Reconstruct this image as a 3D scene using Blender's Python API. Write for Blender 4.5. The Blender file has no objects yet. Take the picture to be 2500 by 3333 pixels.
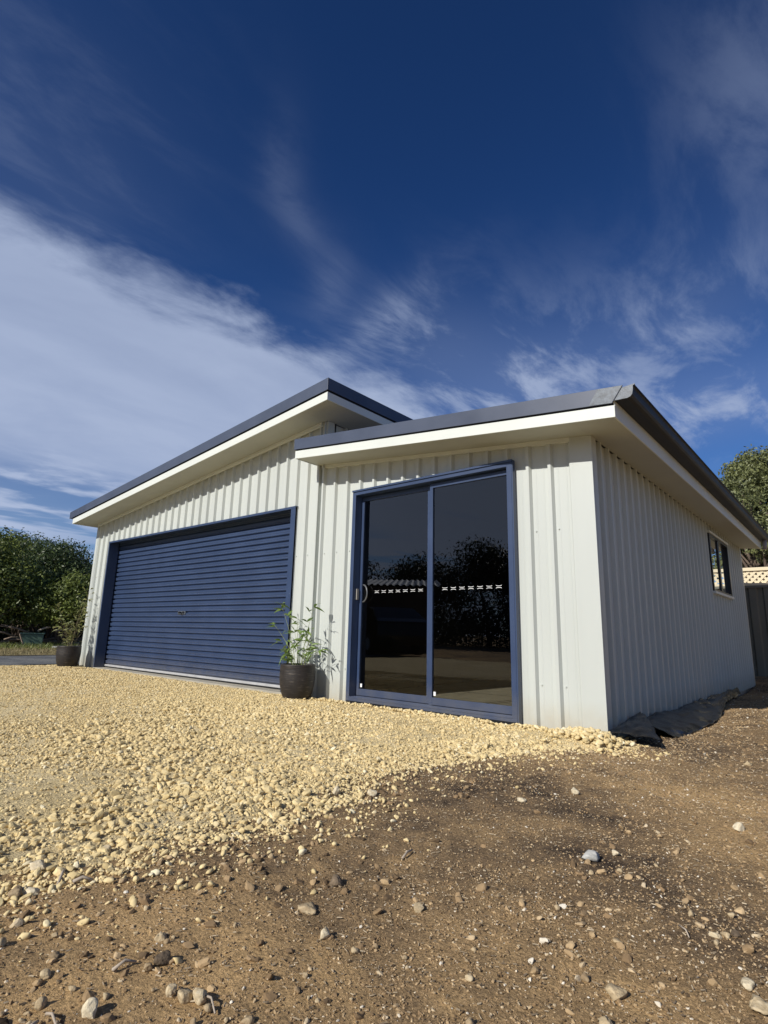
import bpy, bmesh, math, random
import numpy as np
from mathutils import Vector, Matrix
rng = np.random.default_rng(7); random.seed(7)
scene = bpy.context.scene
col = scene.collection

# ------------------------------------------------------------------ helpers
def tag(o, label=None, cat=None, group=None, kind=None):
    if label: o['label'] = label
    if cat: o['category'] = cat
    if group: o['group'] = group
    if kind: o['kind'] = kind
    return o
def empty(name, loc, label=None, cat=None, group=None, rz=0):
    o = bpy.data.objects.new(name, None); col.objects.link(o)
    o.location = loc; o.rotation_euler = (0, 0, rz); o.empty_display_size = .1
    return tag(o, label, cat, group)
class MB:
    """collects faces, builds ONE mesh object"""
    def __init__(s): s.v = []; s.f = []
    def add(s, vs, fs):
        n = len(s.v); s.v += [tuple(v) for v in vs]; s.f += [tuple(i + n for i in f) for f in fs]; return s
    def box(s, x0, x1, y0, y1, z0, z1):
        return s.hexa([(x0,y0,z0),(x1,y0,z0),(x1,y1,z0),(x0,y1,z0)], [(x0,y0,z1),(x1,y0,z1),(x1,y1,z1),(x0,y1,z1)])
    def hexa(s, b, t):
        return s.add(list(b) + list(t), [(3,2,1,0),(4,5,6,7),(0,1,5,4),(1,2,6,5),(2,3,7,6),(3,0,4,7)])
    def prism(s, poly, fn, a, b, caps=True):
        """poly: list of 2D points; fn(p, t) -> 3D; extruded t=a..b"""
        n = len(poly); vs = [fn(p, a) for p in poly] + [fn(p, b) for p in poly]
        fs = [(i, (i+1) % n, n + (i+1) % n, n + i) for i in range(n)]
        if caps: fs += [tuple(range(n-1, -1, -1)), tuple(range(n, 2*n))]
        return s.add(vs, fs)
    def tube(s, pts, rad, n=8, cap=True):
        pts = [Vector(p) for p in pts]
        if not hasattr(rad, '__len__'): rad = [rad]*len(pts)
        vs = []; up = Vector((0.13, 0.21, 1)).normalized()
        for i, p in enumerate(pts):
            d = (pts[min(i+1, len(pts)-1)] - pts[max(i-1, 0)]).normalized()
            a = d.cross(up)
            if a.length < 1e-3: a = d.cross(Vector((1, 0, 0)))
            a.normalize(); b = d.cross(a)
            for k in range(n):
                t = 2*math.pi*k/n; vs.append(p + (a*math.cos(t) + b*math.sin(t))*rad[i])
        fs = []
        for i in range(len(pts)-1):
            for k in range(n):
                fs.append((i*n+k, i*n+(k+1) % n, (i+1)*n+(k+1) % n, (i+1)*n+k))
        if cap: fs += [tuple(range(n-1, -1, -1)), tuple(range((len(pts)-1)*n, len(pts)*n))]
        return s.add(vs, fs)
    def lathe(s, prof, c, n=48, cap=False):
        vs = []
        for r, z in prof:
            for k in range(n):
                t = 2*math.pi*k/n; vs.append((c[0]+r*math.cos(t), c[1]+r*math.sin(t), c[2]+z))
        fs = [(i*n+k, i*n+(k+1) % n, (i+1)*n+(k+1) % n, (i+1)*n+k) for i in range(len(prof)-1) for k in range(n)]
        if cap: fs += [tuple(range(n-1, -1, -1)), tuple(range((len(prof)-1)*n, len(prof)*n))]
        return s.add(vs, fs)
    def build(s, name, mat, parent=None, smooth=False, bevel=0, loc=None):
        me = bpy.data.meshes.new(name); me.from_pydata(s.v, [], s.f); me.validate()
        bm = bmesh.new(); bm.from_mesh(me); bmesh.ops.recalc_face_normals(bm, faces=bm.faces); bm.to_mesh(me); bm.free()
        o = bpy.data.objects.new(name, me); col.objects.link(o); me.materials.append(mat)
        if smooth: me.polygons.foreach_set('use_smooth', [True]*len(me.polygons))
        if bevel:
            m = o.modifiers.new('bevel', 'BEVEL'); m.width = bevel; m.segments = 2; m.limit_method = 'ANGLE'; m.angle_limit = math.radians(40)
        if loc is not None:
            me.transform(Matrix.Translation(-Vector(loc))); o.location = loc
        if parent is not None:
            o.parent = parent
            o.location = Vector(o.location) - Vector(parent.location) if not isinstance(parent, tuple) else o.location
        return o
def np_mesh(name, V, F, mat, attr=None, smooth=False, parent=None):
    """fast mesh from numpy arrays; F (n,k)"""
    me = bpy.data.meshes.new(name); V = np.asarray(V, np.float32); F = np.asarray(F, np.int32)
    k = F.shape[1]; me.vertices.add(len(V)); me.vertices.foreach_set('co', V.ravel())
    me.loops.add(F.size); me.loops.foreach_set('vertex_index', F.ravel())
    me.polygons.add(len(F)); me.polygons.foreach_set('loop_start', np.arange(0, F.size, k, dtype=np.int32))
    me.polygons.foreach_set('use_smooth', np.full(len(F), smooth))
    if attr is not None:
        a = me.attributes.new('tint', 'FLOAT', 'POINT'); a.data.foreach_set('value', np.asarray(attr, np.float32))
    me.update(calc_edges=True); me.materials.append(mat)
    o = bpy.data.objects.new(name, me); col.objects.link(o)
    if parent is not None: o.parent = parent; o.location = -Vector(parent.location)
    return o

# value noise in numpy
_perm = np.random.default_rng(3).random((256, 256))
def vnoise(x, y):
    xi = np.floor(x).astype(int); yi = np.floor(y).astype(int); fx = x-xi; fy = y-yi
    fx = fx*fx*(3-2*fx); fy = fy*fy*(3-2*fy)
    g = lambda a, b: _perm[a & 255, b & 255]
    return (g(xi, yi)*(1-fx)+g(xi+1, yi)*fx)*(1-fy)+(g(xi, yi+1)*(1-fx)+g(xi+1, yi+1)*fx)*fy
def fbm(x, y, s, o=4):
    r = 0; a = .5
    for i in range(o):
        r = r + a*(vnoise(x*s+17.3*i, y*s-9.1*i)-.5); s *= 2.03; a *= .5
    return r*2

# ------------------------------------------------------------------ materials
def new_mat(name):
    m = bpy.data.materials.new(name); m.use_nodes = True
    return m, m.node_tree.nodes, m.node_tree.links, m.node_tree.nodes['Principled BSDF']
def paint(name, c, rough=.45, var=.06, bump=.0, scale=6, metal=0, dirt=None, spec=.5, stretch=(1,1,1)):
    m, N, L, b = new_mat(name)
    tc = N.new('ShaderNodeTexCoord'); mp = N.new('ShaderNodeMapping'); mp.inputs['Scale'].default_value = stretch
    L.new(tc.outputs['Object'], mp.inputs['Vector'])
    nz = N.new('ShaderNodeTexNoise'); nz.inputs['Scale'].default_value = scale; nz.inputs['Detail'].default_value = 6
    L.new(mp.outputs[0], nz.inputs['Vector'])
    cr = N.new('ShaderNodeValToRGB'); cr.color_ramp.elements[0].position = .3; cr.color_ramp.elements[1].position = .7
    cr.color_ramp.elements[0].color = (*[max(0, k*(1-var)) for k in c], 1)
    cr.color_ramp.elements[1].color = (*[min(1, k*(1+var)) for k in c], 1)
    L.new(nz.outputs['Fac'], cr.inputs['Fac'])
    out = cr.outputs[0]
    if dirt:   # dusty splash near the ground: (height, colour)
        geo = N.new('ShaderNodeNewGeometry'); sp = N.new('ShaderNodeSeparateXYZ'); L.new(geo.outputs['Position'], sp.inputs[0])
        n2 = N.new('ShaderNodeTexNoise'); n2.inputs['Scale'].default_value = 9; n2.inputs['Detail'].default_value = 8
        L.new(geo.outputs['Position'], n2.inputs['Vector'])
        mr = N.new('ShaderNodeMapRange'); mr.inputs[1].default_value = 0; mr.inputs[2].default_value = dirt[0]; mr.inputs[3].default_value = .75; mr.inputs[4].default_value = 0
        L.new(sp.outputs['Z'], mr.inputs[0])
        mu = N.new('ShaderNodeMath'); mu.operation = 'MULTIPLY'; L.new(mr.outputs[0], mu.inputs[0]); L.new(n2.outputs['Fac'], mu.inputs[1])
        mx = N.new('ShaderNodeMixRGB'); mx.inputs[2].default_value = (*dirt[1], 1); L.new(mu.outputs[0], mx.inputs[0]); L.new(out, mx.inputs[1]); out = mx.outputs[0]
    L.new(out, b.inputs['Base Color'])
    b.inputs['Roughness'].default_value = rough; b.inputs['Metallic'].default_value = metal; b.inputs['Specular IOR Level'].default_value = spec
    rr = N.new('ShaderNodeMapRange'); rr.inputs[3].default_value = max(.02, rough-.08); rr.inputs[4].default_value = min(1, rough+.1)
    L.new(nz.outputs['Fac'], rr.inputs[0]); L.new(rr.outputs[0], b.inputs['Roughness'])
    if bump:
        n3 = N.new('ShaderNodeTexNoise'); n3.inputs['Scale'].default_value = scale*4; n3.inputs['Detail'].default_value = 8; L.new(mp.outputs[0], n3.inputs['Vector'])
        bp = N.new('ShaderNodeBump'); bp.inputs['Strength'].default_value = bump; bp.inputs['Distance'].default_value = .01
        L.new(n3.outputs['Fac'], bp.inputs['Height']); L.new(bp.outputs[0], b.inputs['Normal'])
    return m
DUST = (.42, .33, .19)
WHITE = paint('cream_steel', (.515, .545, .515), .42, .045, .07, 1.2, dirt=(.22, DUST), stretch=(1, 1, .25))
FASC = paint('cream_fascia', (.66, .69, .64), .45, .03, .01, 2)
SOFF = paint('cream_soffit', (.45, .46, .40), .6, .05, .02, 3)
NAVY = paint('navy_steel', (.034, .057, .122), .36, .1, .01, 3, dirt=(.25, (.16, .15, .13)))
NAVYD = paint('navy_roof_edge', (.060, .075, .115), .38, .12, .01, 3)
GALV = paint('weathered_navy', (.10, .12, .145), .42, .45, .05, 28)
DARK = paint('black_shadow_gap', (.012, .013, .018), .6, .1)
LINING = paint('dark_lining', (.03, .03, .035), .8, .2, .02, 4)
BLACKF = paint('black_frame', (.012, .013, .016), .35, .1)
CONC = paint('concrete', (.38, .35, .28), .8, .16, .12, 5)
ALU = paint('aluminium', (.50, .50, .50), .5, .1, 0, 8, metal=.3)
GREYT = paint('grey_trim', (.30, .29, .27), .5, .1)
WDEC = paint('white_decal', (.85, .86, .86), .6, .02)
FENCE_C = paint('cream_lattice', (.72, .62, .42), .5, .04, .01, 3)
FENCE_G = paint('olive_fence_steel', (.17, .16, .12), .5, .1, .02, 2)
BARK = paint('bark', (.16, .12, .09), .9, .3, .5, 9, stretch=(1, 1, .3))
WOOD = paint('old_timber', (.26, .2, .15), .85, .25, .3, 8)
WOODL = paint('pale_timber', (.42, .35, .27), .8, .2, .2, 8)
GREEN = paint('green_tub', (.10, .17, .13), .5, .12, .02, 4)
TARP = paint('dark_tarp', (.035, .037, .04), .55, .3, .3, 5)
CARP = paint('black_car_paint', (.004, .004, .005), .10, .05)
RUBBER = paint('rubber', (.008, .008, .008), .8, .1)
REDW = paint('dark_red_wall', (.06, .035, .03), .8, .15)
ROOFG = paint('grey_corrugated', (.42, .43, .44), .4, .1, 0, 2)
SOIL = paint('potting_soil', (.03, .022, .015), .95, .3, .5, 30)
# ribbed pot glaze
m, N, L, b = new_mat('charcoal_pot'); POT = m
tc = N.new('ShaderNodeTexCoord'); mp = N.new('ShaderNodeMapping'); mp.inputs['Scale'].default_value = (7, 7, 95)
L.new(tc.outputs['Object'], mp.inputs[0]); nz = N.new('ShaderNodeTexNoise'); nz.inputs['Scale'].default_value = 1.6; nz.inputs['Detail'].default_value = 5; L.new(mp.outputs[0], nz.inputs['Vector'])
cr = N.new('ShaderNodeValToRGB'); e = cr.color_ramp.elements; e[0].position = .35; e[0].color = (.016, .013, .012, 1); e[1].position = .62; e[1].color = (.032, .027, .025, 1)
e2 = e.new(.70); e2.color = (.13, .11, .09, 1)
L.new(nz.outputs['Fac'], cr.inputs[0]); L.new(cr.outputs[0], b.inputs['Base Color']); b.inputs['Roughness'].default_value = .55
bp = N.new('ShaderNodeBump'); bp.inputs['Strength'].default_value = .7; bp.inputs['Distance'].default_value = .004; L.new(nz.outputs['Fac'], bp.inputs['Height']); L.new(bp.outputs[0], b.inputs['Normal'])
# black plastic membrane
m, N, L, b = new_mat('black_plastic'); PLASTIC = m
geo = N.new('ShaderNodeNewGeometry')
nz = N.new('ShaderNodeTexNoise'); nz.inputs['Scale'].default_value = 9; nz.inputs['Detail'].default_value = 9; nz.inputs['Roughness'].default_value = .7; L.new(geo.outputs['Position'], nz.inputs['Vector'])
cr = N.new('ShaderNodeValToRGB'); e = cr.color_ramp.elements; e[0].position = .47; e[0].color = (.004, .005, .006, 1); e[1].position = .80; e[1].color = (.045, .042, .038, 1); b.inputs['Specular IOR Level'].default_value = .35
L.new(nz.outputs['Fac'], cr.inputs[0]); L.new(cr.outputs[0], b.inputs['Base Color']); b.inputs['Roughness'].default_value = .22
bp = N.new('ShaderNodeBump'); bp.inputs['Strength'].default_value = .35; bp.inputs['Distance'].default_value = .01; L.new(nz.outputs['Fac'], bp.inputs['Height']); L.new(bp.outputs[0], b.inputs['Normal'])
# tinted glass
def glass(name, tint, boost=1.0):
    m = bpy.data.materials.new(name); m.use_nodes = True; N = m.node_tree.nodes; L = m.node_tree.links; N.clear()
    o = N.new('ShaderNodeOutputMaterial'); mx = N.new('ShaderNodeMixShader'); t = N.new('ShaderNodeBsdfTransparent'); g = N.new('ShaderNodeBsdfGlossy')
    f = N.new('ShaderNodeFresnel'); f.inputs['IOR'].default_value = 1.52
    mu = N.new('ShaderNodeMath'); mu.operation = 'MULTIPLY'; mu.inputs[1].default_value = boost; mu.use_clamp = True
    L.new(f.outputs[0], mu.inputs[0]); L.new(mu.outputs[0], mx.inputs[0]); L.new(t.outputs[0], mx.inputs[1]); L.new(g.outputs[0], mx.inputs[2]); L.new(mx.outputs[0], o.inputs[0])
    t.inputs[0].default_value = (*tint, 1); g.inputs['Roughness'].default_value = 0.0; g.inputs[0].default_value = (.95, .97, 1, 1)
    return m
GLASS = glass('tinted_glass', (.60, .60, .56), 1.7)
GLASSW = glass('window_glass', (.35, .36, .36), 2.2)
# leaves
def leafmat(name, c1, c2, rough=.5, trans=.25):
    m, N, L, b = new_mat(name)
    at = N.new('ShaderNodeAttribute'); at.attribute_name = 'tint'
    cr = N.new('ShaderNodeValToRGB'); cr.color_ramp.elements[0].color = (*c1, 1); cr.color_ramp.elements[1].color = (*c2, 1)
    L.new(at.outputs['Fac'], cr.inputs[0]); L.new(cr.outputs[0], b.inputs['Base Color']); b.inputs['Roughness'].default_value = rough
    tr = N.new('ShaderNodeBsdfTranslucent'); L.new(cr.outputs[0], tr.inputs[0]); mx = N.new('ShaderNodeMixShader'); mx.inputs[0].default_value = trans
    L.new(b.outputs[0], mx.inputs[1]); L.new(tr.outputs[0], mx.inputs[2]); L.new(mx.outputs[0], N['Material Output'].inputs[0])
    return m
L_DK = leafmat('leaf_dark', (.026, .045, .018), (.12, .17, .055))
L_YG = leafmat('leaf_yellowgreen', (.06, .085, .02), (.24, .29, .06))
L_OL = leafmat('leaf_olive', (.06, .075, .03), (.26, .28, .11))
L_BB = leafmat('leaf_bamboo', (.10, .17, .035), (.24, .34, .09), .4, .3)
L_BY = leafmat('leaf_bamboo_dull', (.17, .18, .06), (.40, .40, .17), .45, .3)
L_GR = leafmat('dry_grass_blades', (.14, .13, .05), (.42, .34, .18), .7, .2)
L_ST = leafmat('straw_bits', (.16, .115, .07), (.52, .42, .28), .85, .1)
L_BK = leafmat('leaf_far_dark', (.008, .014, .007), (.035, .05, .018))
# stones
def stonemat(name, stops, bump=.3, scale=60):
    m, N, L, b = new_mat(name)
    at = N.new('ShaderNodeAttribute'); at.attribute_name = 'tint'
    cr = N.new('ShaderNodeValToRGB'); e = cr.color_ramp.elements
    e[0].position = stops[0][0]; e[0].color = (*stops[0][1], 1); e[1].position = stops[-1][0]; e[1].color = (*stops[-1][1], 1)
    for p, c in stops[1:-1]: k = e.new(p); k.color = (*c, 1)
    L.new(at.outputs['Fac'], cr.inputs[0])
    geo = N.new('ShaderNodeNewGeometry'); nz = N.new('ShaderNodeTexNoise'); nz.inputs['Scale'].default_value = scale; nz.inputs['Detail'].default_value = 6
    L.new(geo.outputs['Position'], nz.inputs['Vector'])
    mr = N.new('ShaderNodeMapRange'); mr.inputs[1].default_value = .3; mr.inputs[2].default_value = .7; mr.inputs[3].default_value = .80; mr.inputs[4].default_value = 1.1; L.new(nz.outputs['Fac'], mr.inputs[0])
    mu = N.new('ShaderNodeVectorMath'); mu.operation = 'SCALE'; L.new(cr.outputs[0], mu.inputs[0]); L.new(mr.outputs[0], mu.inputs['Scale'])
    L.new(mu.outputs[0], b.inputs['Base Color']); b.inputs['Roughness'].default_value = .92; b.inputs['Specular IOR Level'].default_value = .15
    bp = N.new('ShaderNodeBump'); bp.inputs['Strength'].default_value = bump; bp.inputs['Distance'].default_value = .006; L.new(nz.outputs['Fac'], bp.inputs['Height']); L.new(bp.outputs[0], b.inputs['Normal'])
    return m
S_GRAV = stonemat('limestone_gravel', [(0, (.50, .385, .19)), (.35, (.68, .535, .275)), (.8, (.78, .63, .345)), (1, (.82, .73, .50))])
S_GRIT = stonemat('dirt_grit', [(0, (.06, .042, .027)), (.45, (.29, .195, .105)), (.72, (.50, .36, .20)), (.9, (.60, .48, .31)), (1, (.76, .70, .58))])
S_PALE = stonemat('pale_rock', [(0, (.30, .215, .125)), (.5, (.52, .41, .25)), (1, (.72, .63, .45))], 1.0, 70)
S_GREY = stonemat('grey_rock', [(0, (.20, .20, .19)), (.5, (.44, .435, .40)), (1, (.62, .60, .55))], 1.0, 60)
S_DARK = stonemat('dark_rock', [(0, (.06, .045, .033)), (1, (.24, .18, .12))], 1.0, 90)
# soil
def soil(name, cols, sc=1.0, bump=.6, fine=1.0, patch=False):
    m, N, L, b = new_mat(name)
    geo = N.new('ShaderNodeNewGeometry')
    def noise(s, d, r=.6, dist=0):
        n = N.new('ShaderNodeTexNoise'); n.inputs['Scale'].default_value = s; n.inputs['Detail'].default_value = d; n.inputs['Roughness'].default_value = r; n.inputs['Distortion'].default_value = dist
        L.new(geo.outputs['Position'], n.inputs['Vector']); return n.outputs['Fac']
    n1 = noise(.9*sc, 8, .62, .6); n2 = noise(7*sc, 9, .7, .3); n3 = noise(140*fine, 6, .75); n4 = noise(28*sc, 8, .75)
    def ramp(f, els):
        c = N.new('ShaderNodeValToRGB'); e = c.color_ramp.elements; e[0].position, e[0].color = els[0][0], (*els[0][1], 1); e[1].position, e[1].color = els[-1][0], (*els[-1][1], 1)
        for p, q in els[1:-1]: k = e.new(p); k.color = (*q, 1)
        L.new(f, c.inputs[0]); return c.outputs[0]
    ad = N.new('ShaderNodeMath'); ad.operation = 'MULTIPLY_ADD'; ad.inputs[1].default_value = .45; L.new(n2, ad.inputs[0])
    m2 = N.new('ShaderNodeMath'); m2.operation = 'MULTIPLY'; m2.inputs[1].default_value = .62; L.new(n1, m2.inputs[0]); L.new(m2.outputs[0], ad.inputs[2])
    if patch:
        at_ = N.new('ShaderNodeAttribute'); at_.attribute_name = 'tint'; pa = N.new('ShaderNodeMath'); pa.operation = 'ADD'; L.new(ad.outputs[0], pa.inputs[0]); L.new(at_.outputs['Fac'], pa.inputs[1]); ad = pa
    base = ramp(ad.outputs[0], cols)
    mr = N.new('ShaderNodeMapRange'); mr.inputs[1].default_value = .32; mr.inputs[2].default_value = .68; mr.inputs[3].default_value = .40; mr.inputs[4].default_value = 1.6; L.new(n3, mr.inputs[0])
    mu = N.new('ShaderNodeVectorMath'); mu.operation = 'SCALE'; L.new(base, mu.inputs[0]); L.new(mr.outputs[0], mu.inputs['Scale'])
    L.new(mu.outputs[0], b.inputs['Base Color']); b.inputs['Roughness'].default_value = .95; b.inputs['Specular IOR Level'].default_value = .1
    s = N.new('ShaderNodeMath'); s.operation = 'MULTIPLY_ADD'; s.inputs[1].default_value = .35; L.new(n3, s.inputs[0]); L.new(n4, s.inputs[2])
    bp = N.new('ShaderNodeBump'); bp.inputs['Strength'].default_value = bump; bp.inputs['Distance'].default_value = .02; L.new(s.outputs[0], bp.inputs['Height']); L.new(bp.outputs[0], b.inputs['Normal'])
    return m
M_DIRT = soil('dirt', [(.35, (.072, .053, .039)), (.44, (.21, .146, .086)), (.54, (.37, .250, .130)), (.67, (.58, .385, .185))], bump=.9, patch=True)
M_SAND = soil('gravel_fines', [(.35, (.62, .48, .25)), (.5, (.76, .605, .33)), (.65, (.84, .69, .41))], 1.5, 1.0)
M_ROADB = soil('bluestone_path', [(.35, (.08, .085, .09)), (.5, (.13, .135, .14)), (.65, (.2, .2, .19))], 1)
M_LAWN = soil('dry_lawn', [(.35, (.10, .09, .04)), (.5, (.2, .165, .08)), (.65, (.30, .24, .13))], 1)

# ------------------------------------------------------------------ camera (solved from the photograph)
yaw, pit, roll, F = .7086, .2152, .0245, 1805.2
CAM = Vector((1.4511, -4.1289, .6562))
d = Vector((-math.sin(yaw)*math.cos(pit), math.cos(yaw)*math.cos(pit), math.sin(pit)))
r = Vector((math.cos(yaw), math.sin(yaw), 0)); u = r.cross(d)
r2 = r*math.cos(roll)+u*math.sin(roll); u2 = -r*math.sin(roll)+u*math.cos(roll)
cd = bpy.data.cameras.new('camera'); cam = bpy.data.objects.new('camera', cd); col.objects.link(cam); scene.camera = cam
cd.sensor_fit = 'HORIZONTAL'; cd.sensor_width = 36; cd.lens = F/2500*36; cd.clip_start = .05; cd.clip_end = 3000
cam.matrix_world = Matrix(((r2.x, u2.x, -d.x, CAM.x), (r2.y, u2.y, -d.y, CAM.y), (r2.z, u2.z, -d.z, CAM.z), (0, 0, 0, 1)))
scene.render.resolution_x = 768; scene.render.resolution_y = 1024
def ray(X, Y):
    v = d + r2*((X-1250)/F) - u2*((Y-1666.5)/F); return v.normalized()
def at(X, Y, dist):          # ground distance
    v = ray(X, Y); return CAM + v*(dist/math.hypot(v.x, v.y))
def onz(X, Y, z=0):
    v = ray(X, Y); return CAM + v*((z-CAM.z)/v.z)

# ------------------------------------------------------------------ light, sky
EL = math.atan(.64); AZ = (.07, 1.0)
sd = Vector((AZ[0], AZ[1], 0)).normalized()*math.cos(EL); sd.z = -math.sin(EL)
sl = bpy.data.lights.new('sun', 'SUN'); sl.energy = 4.6; sl.angle = math.radians(.5); sl.color = (1, .955, .88)
so = bpy.data.objects.new('sun', sl); col.objects.link(so); so.rotation_euler = sd.to_track_quat('-Z', 'Y').to_euler(); so.location = (-3, -30, 25)
W = bpy.data.worlds.new('World'); scene.world = W; W.use_nodes = True
N = W.node_tree.nodes; L = W.node_tree.links; N.clear()
out = N.new('ShaderNodeOutputWorld'); bg = N.new('ShaderNodeBackground'); bg.inputs[1].default_value = .085
sky = N.new('ShaderNodeTexSky'); sky.sky_type = 'NISHITA'; sky.sun_disc = False; sky.sun_elevation = EL; sky.sun_rotation = math.radians(184)
sky.air_density = 1.0; sky.dust_density = .3; sky.ozone_density = 3.0; sky.altitude = 50
def mth(op, a, b=None, c=None, clamp=False):
    n = N.new('ShaderNodeMath'); n.operation = op; n.use_clamp = clamp
    for i, v in enumerate((a, b, c)):
        if v is None: continue
        if isinstance(v, (int, float)): n.inputs[i].default_value = v
        else: L.new(v, n.inputs[i])
    return n.outputs[0]
tc = N.new('ShaderNodeTexCoord'); sp = N.new('ShaderNodeSeparateXYZ'); L.new(tc.outputs['Generated'], sp.inputs[0])
zz = mth('MAXIMUM', sp.outputs['Z'], .03)
px = mth('DIVIDE', sp.outputs['X'], zz); py = mth('DIVIDE', sp.outputs['Y'], zz)     # the plane the cirrus floats in
cp = N.new('ShaderNodeCombineXYZ'); L.new(px, cp.inputs[0]); L.new(py, cp.inputs[1])
def wn(scale, rot, sc, detail=8, rough=.6, dist=0, off=0):
    mp = N.new('ShaderNodeMapping'); mp.inputs['Rotation'].default_value = (0, 0, rot); mp.inputs['Scale'].default_value = sc; mp.inputs['Location'].default_value = (off, off*.7, off)
    L.new(cp.outputs[0], mp.inputs[0]); n = N.new('ShaderNodeTexNoise'); n.inputs['Scale'].default_value = scale; n.inputs['Detail'].default_value = detail
    n.inputs['Roughness'].default_value = rough; n.inputs['Distortion'].default_value = dist; L.new(mp.outputs[0], n.inputs['Vector']); return n.outputs['Fac']
def sstep(v, a, b, lo=0., hi=1.):
    n = N.new('ShaderNodeMapRange'); n.interpolation_type = 'SMOOTHSTEP'; n.inputs[1].default_value = a; n.inputs[2].default_value = b; n.inputs[3].default_value = lo; n.inputs[4].default_value = hi
    L.new(v, n.inputs[0]); return n.outputs[0]
def blob(cx, cy, sx, sy, ang, amp):
    dx = mth('SUBTRACT', px, cx); dy = mth('SUBTRACT', py, cy); c, s = math.cos(ang), math.sin(ang)
    a = mth('ADD', mth('MULTIPLY', dx, c/sx), mth('MULTIPLY', dy, s/sx)); b_ = mth('ADD', mth('MULTIPLY', dx, -s/sy), mth('MULTIPLY', dy, c/sy))
    q = mth('ADD', mth('MULTIPLY', a, a), mth('MULTIPLY', b_, b_))
    return mth('MULTIPLY', mth('EXPONENT', mth('MULTIPLY', q, -1)), amp)
streak = wn(1.6, .25, (1.0, .6, 1), 9, .55, .3); fine = wn(4.0, -.35, (1, .6, 1), 10, .62, .3, 3.1); soft = wn(1.1, 0, (1, 1, 1), 4, .5, .3, 7.7); wisp = wn(3.0, .55, (1.5, .6, 1), 10, .62, .35, 5.)
# long cloud bank west of the line x=-1.5
edge = mth('ADD', px, mth('MULTIPLY', mth('SUBTRACT', fine, .5), .55))
edge = mth('ADD', edge, mth('MULTIPLY', mth('SUBTRACT', soft, .5), .25))
bank = sstep(edge, -1.34, -1.66)
bank = mth('MULTIPLY', bank, sstep(py, 1.2, 3.4, 1., .35))
bank = mth('MULTIPLY', bank, mth('SUBTRACT', 1., mth('MULTIPLY', sstep(px, -3.2, -4.6), sstep(streak, .60, .42, .10, .85))))
bank = mth('MULTIPLY', bank, mth('ADD', mth('MULTIPLY', streak, .7), .60))
halo = mth('MULTIPLY', mth('MULTIPLY', sstep(px, -.75, -1.5), sstep(py, 2.2, .9)), mth('MULTIPLY', sstep(soft, .35, .8), .07))
# wisps elsewhere
blobs = None
for a in [(-.86, .62, .05, .13, .9, .12), (-.96, .77, .05, .13, .5, .17), (-1.08, 1.00, .06, .16, .9, .20), (-1.10, 1.24, .30, .07, -.34, .50), (-1.02, 1.45, .20, .28, .7, .50), (-.80, 1.85, .30, .4, .6, .62), (-1.2, 1.9, .35, .5, 0, .62),
          (-.02, 1.08, .15, .30, .15, .34), (-.18, 1.65, .22, .26, -.6, .30), (-.36, 1.85, .2, .2, -.5, .42), (-.30, 2.6, .5, .55, -.5, .80), (-1.0, 2.6, .8, .7, 0, .5), (-1.02, .22, .25, .25, .5, .14), (-1.30, .32, .16, .25, 0, .16)]:
    q = blob(*a); blobs = q if blobs is None else mth('ADD', blobs, q)
blobs = mth('MULTIPLY', blobs, mth('ADD', mth('MULTIPLY', sstep(wisp, .42, .66), .62), .16))
# behind the photographer
behind = mth('MULTIPLY', sstep(py, .0, -1.2), mth('MULTIPLY', sstep(streak, .38, .62), .6))
low = mth('MULTIPLY', sstep(sp.outputs['Z'], .30, .05), .22)
cl = mth('ADD', mth('ADD', mth('ADD', bank, blobs), mth('ADD', behind, halo)), low, clamp=True)
cl = mth('MULTIPLY', cl, .97, clamp=True)
hs = N.new('ShaderNodeMixRGB'); hs.blend_type = 'MULTIPLY'; hs.inputs[0].default_value = 1
L.new(sky.outputs[0], hs.inputs[1])
grad = N.new('ShaderNodeValToRGB'); ge = grad.color_ramp.elements
ge[0].position = 0; ge[0].color = (.55, .75, 1.0, 1); ge[1].position = 1; ge[1].color = (.16, .33, .60, 1)
k = ge.new(.35); k.color = (.30, .55, .95, 1); k = ge.new(.6); k.color = (.19, .41, .77, 1)
L.new(sp.outputs['Z'], grad.inputs[0]); L.new(grad.outputs[0], hs.inputs[2])
cc = N.new('ShaderNodeValToRGB'); ce = cc.color_ramp.elements
ce[0].position = 0; ce[0].color = (5.2, 6.2, 8.5, 1); ce[1].position = .75; ce[1].color = (3.8, 4.6, 6.6, 1)
L.new(sp.outputs['Z'], cc.inputs[0])
mx = N.new('ShaderNodeMixRGB'); L.new(cl, mx.inputs[0]); L.new(hs.outputs[0], mx.inputs[1]); L.new(cc.outputs[0], mx.inputs[2])
L.new(mx.outputs[0], bg.inputs[0]); L.new(bg.outputs[0], out.inputs[0])

# ------------------------------------------------------------------ ground
def smooth(a, b, x): t = np.clip((x-a)/(b-a), 0, 1); return t*t*(3-2*t)
def H(x, y):
    x = np.asarray(x, float); y = np.asarray(y, float)
    h = -.022 + .018*fbm(x, y, .8, 3) + .020*fbm(x+3, y, 4., 4)*smooth(-3, -.3, x) + .006*fbm(x, y, 22, 3)
    h = h + .13*smooth(5.5, 8.2, y) * smooth(-1, 0, x) + .05*smooth(.55, 1.0, x)*smooth(.4, 2.4, y)*(1-smooth(3.5, 6, y))
    h = h - .035*smooth(.5, .2, x)*smooth(.2, .8, y)
    h = h - .006*np.exp(-((x-.55+.3*(y+3))/.05)**2)*smooth(-3.4, -2.6, y)*(1-smooth(-1.4, -.6, y))
    ins = smooth(.03, -.05, x)*smooth(-9.05, -8.9, x)*smooth(-.02, .08, y)*(1-smooth(6.7, 6.85, y))
    h = h*(1-ins) - .22*ins
    return h
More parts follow.
